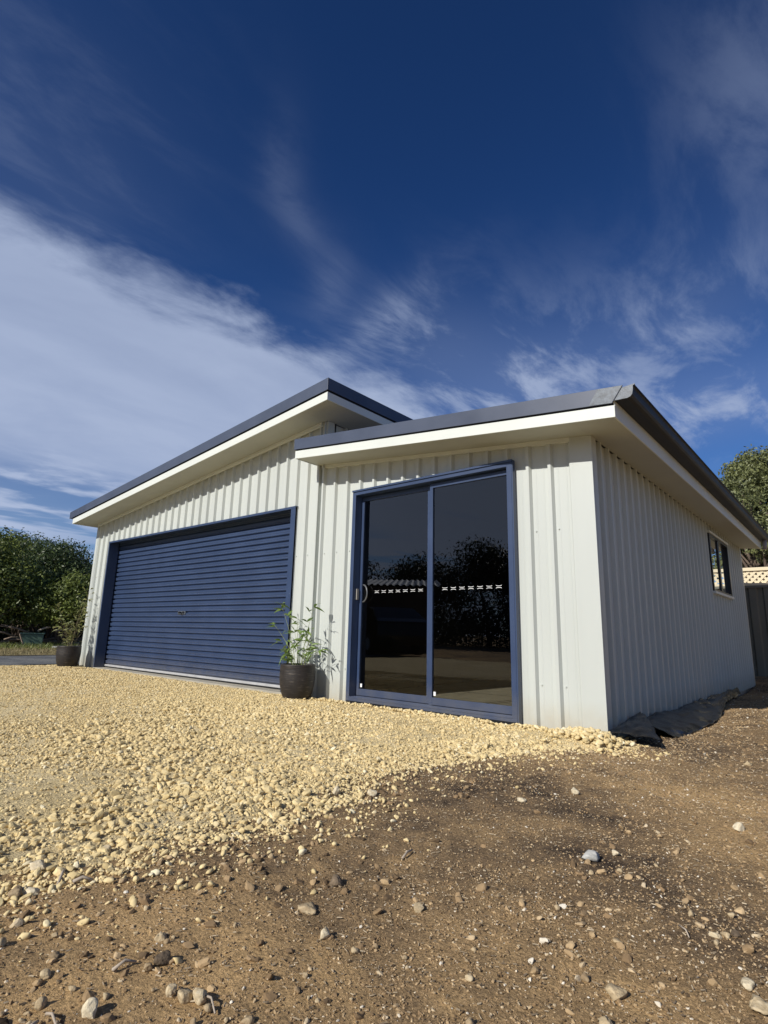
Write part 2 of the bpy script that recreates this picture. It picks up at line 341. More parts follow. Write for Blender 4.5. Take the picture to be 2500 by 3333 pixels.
def axis(dense):
    out = []
    for a, b, s in dense: out += list(np.arange(a, b, s))
    out.append(dense[-1][1]); lo, hi = out[0], out[-1]; s = .3; pre = []; v = lo
    while v > -500: v -= s; pre.append(v); s *= 1.25
    s = .3; v = hi; post = []
    while v < 500: v += s; post.append(v); s *= 1.25
    return np.array(pre[::-1] + out + post)
gx = axis([(-24, -10, .5), (-10, -1.5, .08), (-1.5, 2.3, .022)]); gy = axis([(-8, -4, .1), (-4, .6, .022), (.6, 9.5, .06)])
X, Y = np.meshgrid(gx, gy); Z = H(X, Y)
nx, ny = len(gx), len(gy); idx = np.arange(nx*ny).reshape(ny, nx)
Fq = np.stack([idx[:-1, :-1], idx[:-1, 1:], idx[1:, 1:], idx[1:, :-1]], -1).reshape(-1, 4)
PT = .10*fbm(X, Y, .55, 4)
def patch(px_, py_, w, h_, amp, ang=0):
    global PT
    p = onz(px_, py_); dx = X-p.x; dy = Y-p.y; c, s_ = math.cos(ang), math.sin(ang)
    PT = PT + amp*np.exp(-(((dx*c+dy*s_)/w)**2+((-dx*s_+dy*c)/h_)**2))*(.6+.8*(fbm(X, Y, 5., 3)+.5))
for a_ in [(1560, 2520, .45, .5, -.10), (1800, 2620, .5, .6, -.09), (2050, 2700, .45, .5, -.06), (2250, 2900, .35, .4, -.05), (1300, 2700, .4, .4, -.04), (1450, 3050, .22, .25, -.07), (2350, 3080, .2, .2, -.07),
           (700, 2960, .30, .30, .07), (350, 3000, .3, .3, .07), (2420, 2620, .35, .6, .10), (2440, 2750, .25, .3, .07), (1800, 3020, .2, .16, .07), (2160, 3150, .14, .2, .09), (1700, 3250, .3, .2, .07), (1200, 3180, .3, .3, .05), (2050, 2560, .3, .2, .05), (1000, 3300, .3, .2, .05)]: patch(*a_)
g = np_mesh('ground', np.stack([X, Y, Z], -1).reshape(-1, 3), Fq, M_DIRT, attr=PT.ravel(), smooth=True); tag(g, 'bare brown dirt ground', kind='structure')
# gravel pad: signed distance of its edge (positive inside)
EB = [(.25, -.05), (.16, -.42), (-.02, -.55), (-.15, -.85), (-.28, -1.35), (-.52, -1.85), (-.30, -2.15), (-.22, -2.6), (-.20, -3.1), (-.26, -3.4), (-.42, -3.75), (-.9, -4.6), (-1.6, -6.2), (-3, -8)]
ebx = np.array([p[0] for p in EB]); eby = np.array([p[1] for p in EB])
def gin(x, y):
    e = np.interp(-y, -eby, ebx) + .10*fbm(x, y, 3.2, 4) + .05*fbm(x+9, y, 11, 3)
    a = (e - x)*.8
    b = (x + 9.25 + .35*y*0 + .25*fbm(x, y, 1., 3))*1.0
    c = .02 - y
    return np.minimum(np.minimum(a, b), c)
gxx = np.concatenate([np.arange(-9.8, -4, .07), np.arange(-4, .5, .03)]); gyy = np.concatenate([np.arange(-9, -4.3, .1), np.arange(-4.3, .05, .03)])
X, Y = np.meshgrid(gxx, gyy)
def GZ(x, y):
    s = gin(x, y)
    z = H(x, y) + .012 + .012*smooth(0, .5, s) + .014*fbm(x, y, 2.2, 3) + .010*fbm(x, y, 11, 4)
    z = z - .05*(1-smooth(-.02, .16, s))
    hill = .03*np.exp(-((x+.05)/.25)**2-((y+.25)/.22)**2)
    lim = np.where((x > -8.0) & (x < -3.3) & (y > -.5), -.012, .03)
    return np.minimum(z + hill, np.maximum(lim, z*0-.012))
Z = GZ(X, Y); nx, ny = len(gxx), len(gyy); idx = np.arange(nx*ny).reshape(ny, nx)
Fq = np.stack([idx[:-1, :-1], idx[:-1, 1:], idx[1:, 1:], idx[1:, :-1]], -1).reshape(-1, 4)
g = np_mesh('driveway', np.stack([X, Y, Z], -1).reshape(-1, 3), Fq, M_SAND, smooth=True); tag(g, 'pale limestone gravel driveway bed', kind='structure')
# flat sheets left of the pad
def sheet(name, poly, z, mat, label, n=1):
    mb = MB(); mb.add([(x, y, z) for x, y in poly], [tuple(range(len(poly)))]); o = mb.build(name, mat); tag(o, label, kind='structure'); return o
sheet('path', [(-9.2, -9), (-9.0, 7.5), (-11.9, 7.5), (-12.4, -9)], .012, M_ROADB, 'blue grey crushed stone path beside the shed')
sheet('lawn', [(-11.85, 30), (-12.35, -9), (-60, -12), (-60, 30)], .018, M_LAWN, 'dry patchy lawn beyond the path')

# ------------------------------------------------------------------ stones as numpy meshes
def ico(sub):
    bm = bmesh.new(); bmesh.ops.create_icosphere(bm, subdivisions=sub, radius=1.0)
    V = np.array([v.co[:] for v in bm.verts]); Fc = np.array([[v.index for v in f.verts] for f in bm.faces]); bm.free(); return V, Fc
ICO1, ICO2, ICO3 = ico(1), ico(2), ico(3)
def rotmats(n, flat=1.0):
    a = rng.random(n)*2*np.pi; b = (rng.random(n)-.5)*flat*2; c = (rng.random(n)-.5)*flat*2
    ca, sa, cb, sb, cc_, sc_ = np.cos(a), np.sin(a), np.cos(b), np.sin(b), np.cos(c), np.sin(c); o = np.zeros(n); i = np.ones(n)
    Rz = np.stack([ca, -sa, o, sa, ca, o, o, o, i], -1).reshape(n, 3, 3); Rx = np.stack([i, o, o, o, cb, -sb, o, sb, cb], -1).reshape(n, 3, 3); Ry = np.stack([cc_, o, sc_, o, i, o, -sc_, o, cc_], -1).reshape(n, 3, 3)
    return Rz @ Rx @ Ry
def stones(name, P, R, base, mat, tint, jit=.16, flat=(.55, .8), smooth_=True):
    n = len(P); V, Fc = base; k = len(V)
    sc = np.stack([R*(1.05+.5*rng.random(n)), R*(.7+.3*rng.random(n)), R*(flat[0]+(flat[1]-flat[0])*rng.random(n))], -1)
    B = V[None]*(1 + jit*(rng.random((n, k, 1))*2-1)) + jit*.35*(rng.random((n, k, 3))*2-1)
    # knock a few facets off each stone
    for q in range(7):
        nrm = rng.normal(size=(n, 1, 3)); nrm /= np.linalg.norm(nrm, axis=-1, keepdims=True); dcut = .50+.34*rng.random((n, 1, 1))
        s = (B*nrm).sum(-1, keepdims=True); B = B - nrm*np.maximum(0, s-dcut)*.9
    B = B*sc[:, None]; B = np.einsum('nij,nkj->nki', rotmats(n, .7), B) + P[:, None]
    Fa = (Fc[None] + (np.arange(n)*k)[:, None, None]).reshape(-1, 3)
    return np_mesh(name, B.reshape(-1, 3), Fa, mat, np.repeat(tint, k), smooth_)
def inview(x, y, m=.9):
    v = np.stack([x-CAM.x, y-CAM.y], -1); a = np.arctan2(-v[:, 0], v[:, 1])        # angle left of +y
    dist = np.hypot(v[:, 0], v[:, 1]); return (a > math.radians(-8)) & (a < math.radians(84)) & (dist > .7)
def scatter(n, x0, x1, y0, y1):
    x = x0+(x1-x0)*rng.random(n); y = y0+(y1-y0)*rng.random(n); k = inview(x, y); return x[k], y[k]
# coarse gravel
def coarse(x, y):
    dd = np.hypot(x-CAM.x, y-CAM.y)
    return np.clip(1.0 - .24*(dd-2.2) + 1.7*fbm(x, y, .9, 4), .03, 1)
x, y = scatter(125000, -6.5, .3, -4.6, 0); s = gin(x, y); c = coarse(x, y)
k = (s > -.03) & (rng.random(len(x)) < (.02+.85*c)); x, y, c = x[k], y[k], c[k]
R = (.0040+.0125*rng.random(len(x))**2.8)*(.62+.55*c)
z = np.maximum(GZ(x, y), H(x, y)) + R*(-.3+.85*rng.random(len(x)))
tint = np.clip(.5+.22*rng.normal(size=len(x)) + .2*fbm(x, y, 1.2, 2), 0, 1)
o = stones('gravel', np.stack([x, y, z], -1), R, ICO2, S_GRAV, tint, .10, (.6, .9), False); tag(o, 'coarse pale yellow limestone gravel heaped over the driveway', 'gravel', kind='stuff')
# finer gravel everywhere
x, y = scatter(330000, -10.2, .35, -5.0, .03); s = gin(x, y); c = coarse(x, y)
tuft = smooth(-.35, .3, fbm(x+5, y, 1.6, 4))
k = (s > -.04) & (rng.random(len(x)) < (.16+.80*tuft)+.5*(s < .2)) ; x, y = x[k], y[k]
dd = np.hypot(x-CAM.x, y-CAM.y)
R = (.0025+.0068*rng.random(len(x))**2.)*(1+.08*np.clip(dd-3, 0, 6))
z = np.maximum(GZ(x, y), H(x, y)) + R*(-.2+.9*rng.random(len(x)))
tint = np.clip(.55+.2*rng.normal(size=len(x)), 0, 1)
o = stones('fine_gravel', np.stack([x, y, z], -1), R, ICO1, S_GRAV, tint, .2, smooth_=False); tag(o, 'fine yellow limestone chips between the larger gravel', 'gravel', kind='stuff')
# ridge of stones against the wall bases and spilled stones past the edge
x = -9+9.15*rng.random(5200); y = -.05-.07*np.abs(rng.normal(size=5200)); k = (x > -3.05) | ((x < -8.45) & (y < -.1)); x, y = x[k], y[k]
R = .006+.010*rng.random(len(x)); z = GZ(x, y)+R*.5+.012*rng.random(len(x))
x2 = rng.normal(-.03, .09, 620); y2 = rng.normal(-.2, .11, 620); k = (y2 < -.03) | (x2 > .03); x2, y2 = x2[k], y2[k]; R2 = .009+.014*rng.random(len(x2)); z2 = np.maximum(GZ(x2, y2), H(x2, y2))+R2*.6+.02*rng.random(len(x2))
n3 = 1900; e = np.abs(rng.normal(size=n3))*.13+.35*rng.random(n3)**6; yy = -.2-4.2*rng.random(n3); xx = np.interp(-yy, -eby, ebx)+e-.05; R3 = .003+.010*rng.random(n3)**3
x = np.concatenate([x, x2, xx]); y = np.concatenate([y, y2, yy]); z = np.concatenate([z, z2, H(xx, yy)+R3*.4]); R = np.concatenate([R, R2, R3])
k = inview(x, y); x, y, z, R = x[k], y[k], z[k], R[k]
o = stones('spilled_gravel', np.stack([x, y, z], -1), R, ICO2, S_GRAV, np.clip(.6+.2*rng.normal(size=len(x)), 0, 1)); tag(o, 'loose limestone stones spilled along the driveway edge and wall base', 'gravel', kind='stuff')
# grit in the dirt
x, y = scatter(800000, -1.8, 2.6, -4.0, 8.2)
s = gin(x, y); dd = np.hypot(x-CAM.x, y-CAM.y)
prob = np.clip(1.6/dd**1.2, 0, 1)*(.35+.65*smooth(-.3, .3, fbm(x-7, y, 1.3, 4)))
k = (s < .02) & (rng.random(len(x)) < prob) & ((x > .05) | (y < 0)); x, y, dd = x[k], y[k], dd[k]
R = (.0013+.0032*rng.random(len(x))**3)*(1+.35*np.clip(dd-2, 0, 3)); tint = np.clip(.52+.2*rng.normal(size=len(x))+.25*(rng.random(len(x)) < .10), 0, 1)
o = stones('grit', np.stack([x, y, H(x, y)+R*.25], -1), R, ICO1, S_GRIT, tint, .25, smooth_=False); tag(o, 'crumbs of soil and grit covering the dirt', 'grit', kind='stuff')
x, y = scatter(26000, -1.6, 2.6, -4.0, 6.5); s = gin(x, y)
cl_ = smooth(-.05, .45, fbm(x+31, y, 1.1, 3)) + 1.2*smooth(-2.2, -3.4, y)*smooth(.9, -.3, x)
k = (s < -.01) & ((x > .4) | (y < -.1)) & (rng.random(len(x)) < .14+.7*cl_); x, y = x[k], y[k]
R = .0030+.0115*rng.random(len(x))**3.6; tint = np.clip(.58+.2*rng.normal(size=len(x)), 0, 1)
o = stones('pebbles', np.stack([x, y, H(x, y)+R*.2], -1), R, ICO2, S_GRIT, tint, .16, smooth_=False); tag(o, 'small tan pebbles strewn over the dirt', 'pebbles', kind='stuff')
# clods: soil coloured
x, y = scatter(16000, -1.6, 2.6, -4.0, 3.5); s = gin(x, y)
cl_ = smooth(.0, .5, fbm(x-13, y, 1.7, 3)) + .8*smooth(-2.2, -3.4, y)*smooth(.9, -.3, x)
k = (s < -.01) & ((x > .4) | (y < -.1)) & (rng.random(len(x)) < .5*cl_); x, y = x[k], y[k]
R = .004+.012*rng.random(len(x))**3; tint = np.clip(.34+.14*rng.normal(size=len(x)), 0, .7)
o = stones('soil_clods', np.stack([x, y, H(x, y)+R*.2], -1), R, ICO2, S_GRIT, tint, .3, smooth_=False); tag(o, 'crumbly brown clods of earth on the dirt', 'soil clods', kind='stuff')
# dead stalks / straw bits
def straw(name, n, region, lab, length=(.02, .09), mat=None):
    x, y = scatter(n, *region); k = (gin(x, y) < -.02) & ((x > .3) | (y < -.1)); x, y = x[k], y[k]; n = len(x)
    z = H(x, y)+.003; a = rng.random(n)*6.28; l = length[0]+(length[1]-length[0])*rng.random(n)**3; w = .0006+.0012*rng.random(n)
    P = []; ts = np.linspace(-.5, .5, 4); bend = rng.normal(size=n)*.25; lift = rng.random(n)*.25
    for t in ts:
        cx = x+np.cos(a)*l*t - np.sin(a)*l*bend*(t*t); cy = y+np.sin(a)*l*t + np.cos(a)*l*bend*(t*t); cz = z+lift*l*(t+.5)*.5
        for sg in (-1, 0, 1): P.append(np.stack([cx-np.sin(a)*w*sg, cy+np.cos(a)*w*sg, cz+(w*1.2 if sg == 0 else 0)], -1))
    V = np.stack(P, 1).reshape(-1, 3); Fs = []
    for i in range(3):
        for j in range(2): Fs.append([i*3+j, i*3+j+1, i*3+j+4, i*3+j+3])
    Fa = (np.array(Fs)[None]+(np.arange(n)*12)[:, None, None]).reshape(-1, 4)
    o = np_mesh(name, V, Fa, mat, np.repeat(rng.random(n), 12), False); tag(o, lab, 'straw', kind='stuff')
straw('straw', 60000, (-1.6, 2.4, -3.9, 5.0), 'bits of dry straw and root scattered on the dirt', (.003, .016), mat=L_ST)

# individual rocks
def rock(name, px_, py_, size, mat, label, aspect=(1, .8, .62), sub=ICO3, jit=.0, rot=0, cat='rock', group=None, tintv=.6, seed=0, sink=.5):
    size *= .74
    g = onz(px_, py_, -.01); r_ = np.random.default_rng(seed+int(px_*7+py_))
    V, Fc = sub; V = V.copy()
    for q in range(14):
        n_ = r_.normal(size=3); n_ /= np.linalg.norm(n_); dc = .48+.36*r_.random(); s_ = V@n_; V = V-np.outer(np.maximum(0, s_-dc)*.92, n_)
    V = V*(1+.09*np.sin(V[:, [0]]*7+seed)*np.sin(V[:, [1]]*6.3+1)*np.sin(V[:, [2]]*6.7+2)) + .028*r_.normal(size=V.shape)
    V = V*np.array(aspect)*size; c, s = math.cos(rot), math.sin(rot); V = V@np.array([[c, s, 0], [-s, c, 0], [0, 0, 1]])
    hz = float(H(g.x, g.y)); gz = float(GZ(g.x, g.y)) if gin(np.array([g.x]), np.array([g.y]))[0] > 0 else -9
    o = np_mesh(name, V, Fc, mat, np.clip(np.full(len(V), tintv)+.12*r_.normal(size=len(V)), 0, 1), True)
    o.location = (g.x, g.y, max(hz, gz)+size*aspect[2]*(1-sink)); tag(o, label, cat, group); return o
rock('rock', 1924, 2782, .050, S_GREY, 'flat blue grey lump of concrete rubble lying alone on the dirt', (1, .85, .50), rot=1.9, seed=41, tintv=.5)
rock('rock', 2404, 2700, .034, S_PALE, 'white angular stone near the right edge of the dirt, casting a dark shadow', (1, .8, .8), rot=1, tintv=.95, seed=2)
rock('rock', 1871, 2575, .034, S_PALE, 'rounded cream stone sitting upright on the dark dirt below the white shed corner', (1, .8, .85), rot=2, tintv=.9, seed=3)
rock('rock', 1695, 2598, .030, S_PALE, 'oblong cream stone on dark dirt in front of the glass door', (1.2, .7, .6), rot=.2, tintv=.9, seed=4)
rock('rock', 1210, 2573, .036, S_PALE, 'squarish cream stone just off the gravel edge', (1, .9, .8), rot=.2, tintv=.9, seed=5)
rock('rock', 1094, 2572, .032, S_PALE, 'pale stone standing on end where gravel meets dirt', (.7, .7, 1.1), rot=.2, tintv=.85, seed=6)
rock('rock', 1095, 2850, .034, S_DARK, 'brown pitted rock with a sharp shadow on mid foreground dirt', (1, .8, .7), rot=.5, tintv=.9, seed=7)
rock('rock', 1005, 2932, .042, S_PALE, 'broad flat tan stone bedded in the foreground dirt', (1.1, .8, .35), rot=.2, tintv=.35, seed=8)
rock('rock', 1362, 2937, .026, S_PALE, 'small round tan stone alone in the middle of the foreground dirt', (1, .9, .7), rot=.2, tintv=.45, seed=9)
rock('rock', 1058, 3018, .024, S_PALE, 'pale faceted stone left of centre in the foreground dirt', (1, .8, .8), rot=2.2, tintv=.8, seed=10)
rock('rock', 295, 3270, .026, S_PALE, 'egg shaped white stone at the lower left of the dirt', (.8, .8, 1.0), rot=.2, tintv=.95, seed=11)
rock('rock', 532, 3110, .026, S_DARK, 'dark brown knobbly clod with a black shadow at lower left', (1, .9, .85), rot=.2, tintv=.4, seed=12)
rock('rock', 525, 3035, .024, S_PALE, 'smooth oval tan stone above the dark knobbly clod', (1.15, .8, .6), rot=.2, tintv=.45, seed=13)
rock('rock', 485, 3125, .020, S_PALE, 'orange tan angular stone beside the dark knobbly clod', (1, .8, .8), rot=.9, tintv=.2, seed=14)
rock('rock', 125, 2822, .040, S_PALE, 'pale wedge shaped rock at the left lip of the gravel', (1.1, .8, .6), rot=.2, tintv=.8, seed=15)
rock('rock', 98, 2886, .034, S_PALE, 'flat grey white rock on the dirt at the far left', (1.2, .8, .5), rot=.6, tintv=.9, seed=16)
rock('rock', 52, 2895, .034, S_PALE, 'ochre rock with a steep shaded face at the far left', (1, .8, .8), rot=2.6, tintv=.1, seed=17)
rock('rock', 345, 2758, .030, S_PALE, 'greyish rounded rock on the gravel rim above the ochre rocks', (1, .9, .7), rot=2.6, tintv=.6, seed=18)
rock('rock', 655, 3228, .028, S_PALE, 'largest cream rock in the bottom left cluster', (1.1, .9, .8), rot=2.6, tintv=.65, seed=19)
rock('rock', 600, 3225, .024, S_PALE, 'tan rock with flat top left of the largest cream rock', (1, .9, .8), rot=1.6, tintv=.45, seed=20)
rock('rock', 560, 3210, .020, S_PALE, 'upright slim cream rock in the bottom left cluster', (.7, .8, 1.1), rot=1.6, tintv=.6, seed=21)
rock('rock', 2005, 3215, .036, S_PALE, 'tan rock with flat top in the lower right dirt', (.9, .8, .5), rot=1.6, tintv=.4, seed=22)
rock('rock', 2430, 3200, .024, S_PALE, 'bright cream stone in the lower right corner area', (1, .9, .7), rot=1.6, tintv=.8, seed=23)
rock('rock', 2475, 3272, .036, S_PALE, 'large smooth tan rock cut by the right edge at the bottom', (1.2, .9, .6), rot=1.6, tintv=.5, seed=24)
rock('rock', 1975, 3325, .026, S_PALE, 'tan rock cut by the bottom edge right of centre', (1, .8, .7), rot=.6, tintv=.45, seed=25)
rock('rock', 2325, 3045, .018, S_PALE, 'flat cream sliver of stone in the right hand dirt', (1.5, .7, .5), rot=.1, tintv=.7, seed=26)
rock('rock', 2366, 3048, .017, S_PALE, 'tan chunk right of the flat cream sliver', (1, .9, .8), rot=.1, tintv=.4, seed=27)
rock('rock', 2395, 3046, .017, S_DARK, 'dark reddish brown pebble rock in the right hand dirt', (1, .9, .7), rot=.1, tintv=.4, seed=28)
rock('rock', 2003, 2770, .022, S_PALE, 'small cream stone just right of the grey rubble lump', (1, .9, .7), rot=.1, tintv=.8, seed=29)
rock('rock', 2435, 2480, .036, S_PALE, 'tan stone at the right edge below the black plastic', (1.2, .9, .5), rot=.1, tintv=.4, seed=30)
# similar small rocks that nothing tells apart
spots = [(rng.uniform(0, 2500), rng.uniform(2720, 3330)) for _ in range(230)]
n_ = 0
for X_, Y_ in spots:
    g_ = onz(X_, Y_, 0)
    if gin(np.array([g_.x]), np.array([g_.y]))[0] > -.08 or n_ >= 95: continue
    left = X_ < 900 and Y_ > 3000
    if not left and rng.random() < .35: continue
    n_ += 1
    rock('rock', X_, Y_, (.006+.011*rng.random()**2)*(1.3 if left else 1), S_PALE, 'small tan stone lying loose on the brown dirt', (1, .75+.2*rng.random(), .6+.25*rng.random()), ICO2, rot=rng.random()*3, cat='stone', group='small tan stones on the dirt', tintv=.0+.55*rng.random(), seed=100+n_)
# twigs
def twig(pts, rad, label):
    P = [onz(a, b, 0) for a, b in pts]; P = [Vector((p.x, p.y, float(H(p.x, p.y))+.006+.008*(i % 2))) for i, p in enumerate(P)]
    o = MB().tube(P, [rad*(1-.5*i/len(P)) for i in range(len(P))], 6).build('twig', WOODL, smooth=True); tag(o, label, 'twig'); return o
twig([(190, 2858), (205, 2830), (215, 2808)], .004, 'short thin stick leaning by the gravel rim at left')
twig([(240, 2850), (270, 2845), (305, 2842)], .005, 'brown stick lying flat below the gravel rim at left')
twig([(370, 3120), (410, 3100), (448, 3090)], .0035, 'straight stick pointing up right across the lower left dirt')
twig([(158, 3245), (175, 3262), (190, 3285), (200, 3295), (245, 3300)], .0028, 'pale crooked root in the bottom left corner')
twig([(95, 3330), (110, 3290), (132, 3265)], .004, 'rust brown curved stick at the bottom left corner')
twig([(655, 3190), (690, 3225), (702, 3270)], .0025, 'arched pale twig right of the largest cream rock')
twig([(1310, 2765), (1325, 2755), (1342, 2742)], .004, 'small forked twig on the dirt below the glass door')
twig([(2210, 3000), (2232, 3023), (2242, 3032)], .0022, 'thin dark twig in the right hand dirt')

# ------------------------------------------------------------------ the shed
BY = 6.79
shed = empty('shed', (-4.4, 3.4, 0), 'cream ribbed steel shed with stepped skillion roofs and navy trim on the gravel', 'shed')
zf = lambda x: 2.165-.1001*(x-.305)       # underside of the lower roof edge
zh = lambda x: 3.044-.1002*(-(x+2.57))    # underside of the upper roof edge
def clad(name, t0, t1, anchor, pitch, fn, z0, ztop, openings=(), hgt=.032, label=None, fw=.027):
    """ribbed sheet: fn(t, offset_out, z) -> 3D"""
    prof = []
    k0 = int((t0-anchor)/pitch)-2; k1 = int((t1-anchor)/pitch)+2
    for k in range(k0, k1+1):
        c = anchor+k*pitch
        for dt, h in ((-fw, 0), (-.0125, hgt), (.0125, hgt), (fw, 0)): prof.append((c+dt, h))
        # fine pan stiffeners
        for q in (-.034, .034):
            m_ = c+pitch/2+q
            for dt, h in ((-.006, 0), (-.003, .0014), (.003, .0014), (.006, 0)): prof.append((m_+dt, h))
    prof = sorted(prof); ts = [p[0] for p in prof]; hs_ = [p[1] for p in prof]
    f = lambda t: float(np.interp(t, ts, hs_))
    br = sorted(set([t0, t1]+[t for t in ts if t0 < t < t1]+[q for o_ in openings for q in o_[:2] if t0 < q < t1]))
    mb = MB()
    for a, b in zip(br[:-1], br[1:]):
        if b-a < 1e-6: continue
        m_ = (a+b)/2; segs = [(z0, None)]
        for (oa, ob, oz0, oz1) in openings:
            if oa <= m_ <= ob:
                segs = []
                if oz0 > z0+.001: segs.append((z0, oz0))
                segs.append((oz1, None))
        for s0, s1 in segs:
            za = s1 if s1 is not None else ztop(a); zb = s1 if s1 is not None else ztop(b)
            mb.add([fn(a, f(a), s0), fn(b, f(b), s0), fn(b, f(b), zb), fn(a, f(a), za)], [(0, 1, 2, 3)])
    # screws
    rows = [.30, 1.49]
    k = k0
    while anchor+k*pitch < t1-.03:
        t = anchor+k*pitch+.05
        if t > t0+.03:
            for zr in rows:
                if zr < z0: continue
                if any(oa-.02 <= t <= ob+.02 and oz0 < zr < oz1 for oa, ob, oz0, oz1 in openings): continue
                P0 = fn(t, .0, zr)
                for (ra, ha, hb) in ((.0085, .0, .003), (.0055, .003, .009)):
                    vs = []
                    for hh in (ha, hb):
                        for q in range(6):
                            an = q*math.pi/3; vs.append(fn(t+ra*math.cos(an), hh, zr+ra*math.sin(an)))
                    mb.add(vs, [(i, (i+1) % 6, 6+(i+1) % 6, 6+i) for i in range(6)]+[(6, 7, 8, 9, 10, 11)])
        k += 1
    # drop duplicate vertices
    me = bpy.data.meshes.new(name); me.from_pydata(mb.v, [], mb.f)
    bm = bmesh.new(); bm.from_mesh(me); bmesh.ops.remove_doubles(bm, verts=bm.verts, dist=1e-5); bm.to_mesh(me); bm.free()
    me.materials.append(WHITE); o = bpy.data.objects.new(name, me); col.objects.link(o); o.parent = shed; o.location = -shed.location
    if label: o['label'] = label
    return o
GX, UX, LX = -3.05, -2.945, -8.80
DO = (-2.475, -.655, -.2, 2.10)
RO = (-8.22, -3.415, -.2, 2.065)
clad('wall', GX, -.14, -.336, .19, lambda t, h, z: (t, .02-h, z), -.045, lambda t: zf(t)+.004, [DO], label='front wall around the glass sliding door')
clad('wall', LX, GX, -3.25, .188, lambda t, h, z: (t, .006-h, z), -.045, lambda t: zh(t)+.004, [RO], label='front wall around the roller door')
clad('wall', .02, BY, .203, .186, lambda t, h, z: (-.02+h, t, z), -.03, lambda t: zf(0)+.004, [(4.19, 5.49, 1.30, 2.07)], label='shaded right side wall with a small window', fw=.018)
clad('wall', GX, UX, -3.25, .188, lambda t, h, z: (t, .006-h, z), 2.50, lambda t: zh(t)+.004, label='short piece of upper front wall above the lower roof')
clad('wall', -.05, BY, .09, .19, lambda t, h, z: (UX-.02+h, t, z), 2.45, lambda t: zh(UX)+.004, label='high strip of wall above the lower roof')
mb = MB(); mb.box(LX+.021, -.03, BY-.02, BY, -.05, 2.19)
mb.build('wall', WHITE, shed)['label'] = 'rear wall'
mb = MB(); mb.box(LX-.0, LX+.02, 0, BY-.03, -.05, 2.38)
mb.build('wall', WHITE, shed)['label'] = 'left wall'
# corner flashings
fl = MB()
fl.add([(-.172, -.006, -.04), (-.165, -.011, -.04), (0, -.011, -.04), (0.011, -.011, -.04), (.011, .09, -.04), (.006, .096, -.04)] + [(-.172, -.006, zf(-.172)), (-.165, -.011, zf(-.165)), (0, -.011, zf(0)), (.011, -.011, zf(.011)), (.011, .09, zf(.011)), (.006, .096, zf(.006))], [(i, i+1, i+7, i+6) for i in range(5)])
fl.build('corner_flashing', WHITE, shed)
fl = MB(); zt = zh(UX)
fl.box(GX-.035, GX+.003, -.0245, .018, -.04, 2.515)
fl.build('corner_flashing', WHITE, shed)
fl = MB(); fl.box(UX-.07, UX+.012, -.0245, .10, 2.56, zh(UX)+.003); fl.build('corner_flashing', WHITE, shed)
fl = MB(); fl.box(LX-.012, LX+.07, -.0245, .08, -.04, zh(LX)); fl.build('corner_flashing', WHITE, shed)
fl = MB(); fl.box(-.07, .012, BY-.06, BY+.008, -.04, zf(0)); fl.build('corner_flashing', WHITE, shed)
# top trim where the cladding meets the soffit
tr = MB()
tr.hexa([(-3.02, -.014, zf(-3.02)-.035), (-.16, -.014, zf(-.16)-.035), (-.16, .018, zf(-.16)-.035), (-3.02, .018, zf(-3.02)-.035)], [(-3.02, -.014, zf(-3.02)), (-.16, -.014, zf(-.16)), (-.16, .018, zf(-.16)), (-3.02, .018, zf(-3.02))])
tr.hexa([(LX+.07, -.06, zh(LX+.07)-.035), (UX-.07, -.06, zh(UX-.07)-.035), (UX-.07, -.02, zh(UX-.07)-.035), (LX+.07, -.02, zh(LX+.07)-.035)], [(LX+.07, -.06, zh(LX+.07)), (UX-.07, -.06, zh(UX-.07)), (UX-.07, -.02, zh(UX-.07)), (LX+.07, -.02, zh(LX+.07))])
tr.build('wall_top_trim', FASC, shed)
# slab
sb = MB(); sb.box(LX+.03, -.03, .03, BY-.04, -.20, 0.0); sb.box(-8.24, -3.40, -.035, .03, -.20, .001); sb.box(-2.47, -.66, -.025, .03, -.2, .001)
sb.build('floor_slab', CONC, shed, bevel=.004)
ct = MB()
for yy in (1.75,): ct.box(-2.9, -.1, yy, yy+.008, .0005, .0015)
ct.box(-1.2, -1.193, .1, 6, .0005, .0015); ct.build('slab_joint', DARK, shed)
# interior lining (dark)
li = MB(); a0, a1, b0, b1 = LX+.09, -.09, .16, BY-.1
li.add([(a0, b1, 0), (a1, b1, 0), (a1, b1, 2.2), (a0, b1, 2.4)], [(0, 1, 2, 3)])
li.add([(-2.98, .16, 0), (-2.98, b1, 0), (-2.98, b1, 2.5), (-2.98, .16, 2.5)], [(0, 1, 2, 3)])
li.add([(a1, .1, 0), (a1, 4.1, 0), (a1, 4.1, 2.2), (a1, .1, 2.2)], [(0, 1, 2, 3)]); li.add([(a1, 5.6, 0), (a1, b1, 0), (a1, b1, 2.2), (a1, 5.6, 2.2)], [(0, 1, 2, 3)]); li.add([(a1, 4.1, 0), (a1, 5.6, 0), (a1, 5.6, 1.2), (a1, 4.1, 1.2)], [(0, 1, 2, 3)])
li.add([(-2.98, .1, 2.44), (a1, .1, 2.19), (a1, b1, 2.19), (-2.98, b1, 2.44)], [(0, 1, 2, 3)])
li.build('interior_lining', LINING, shed)

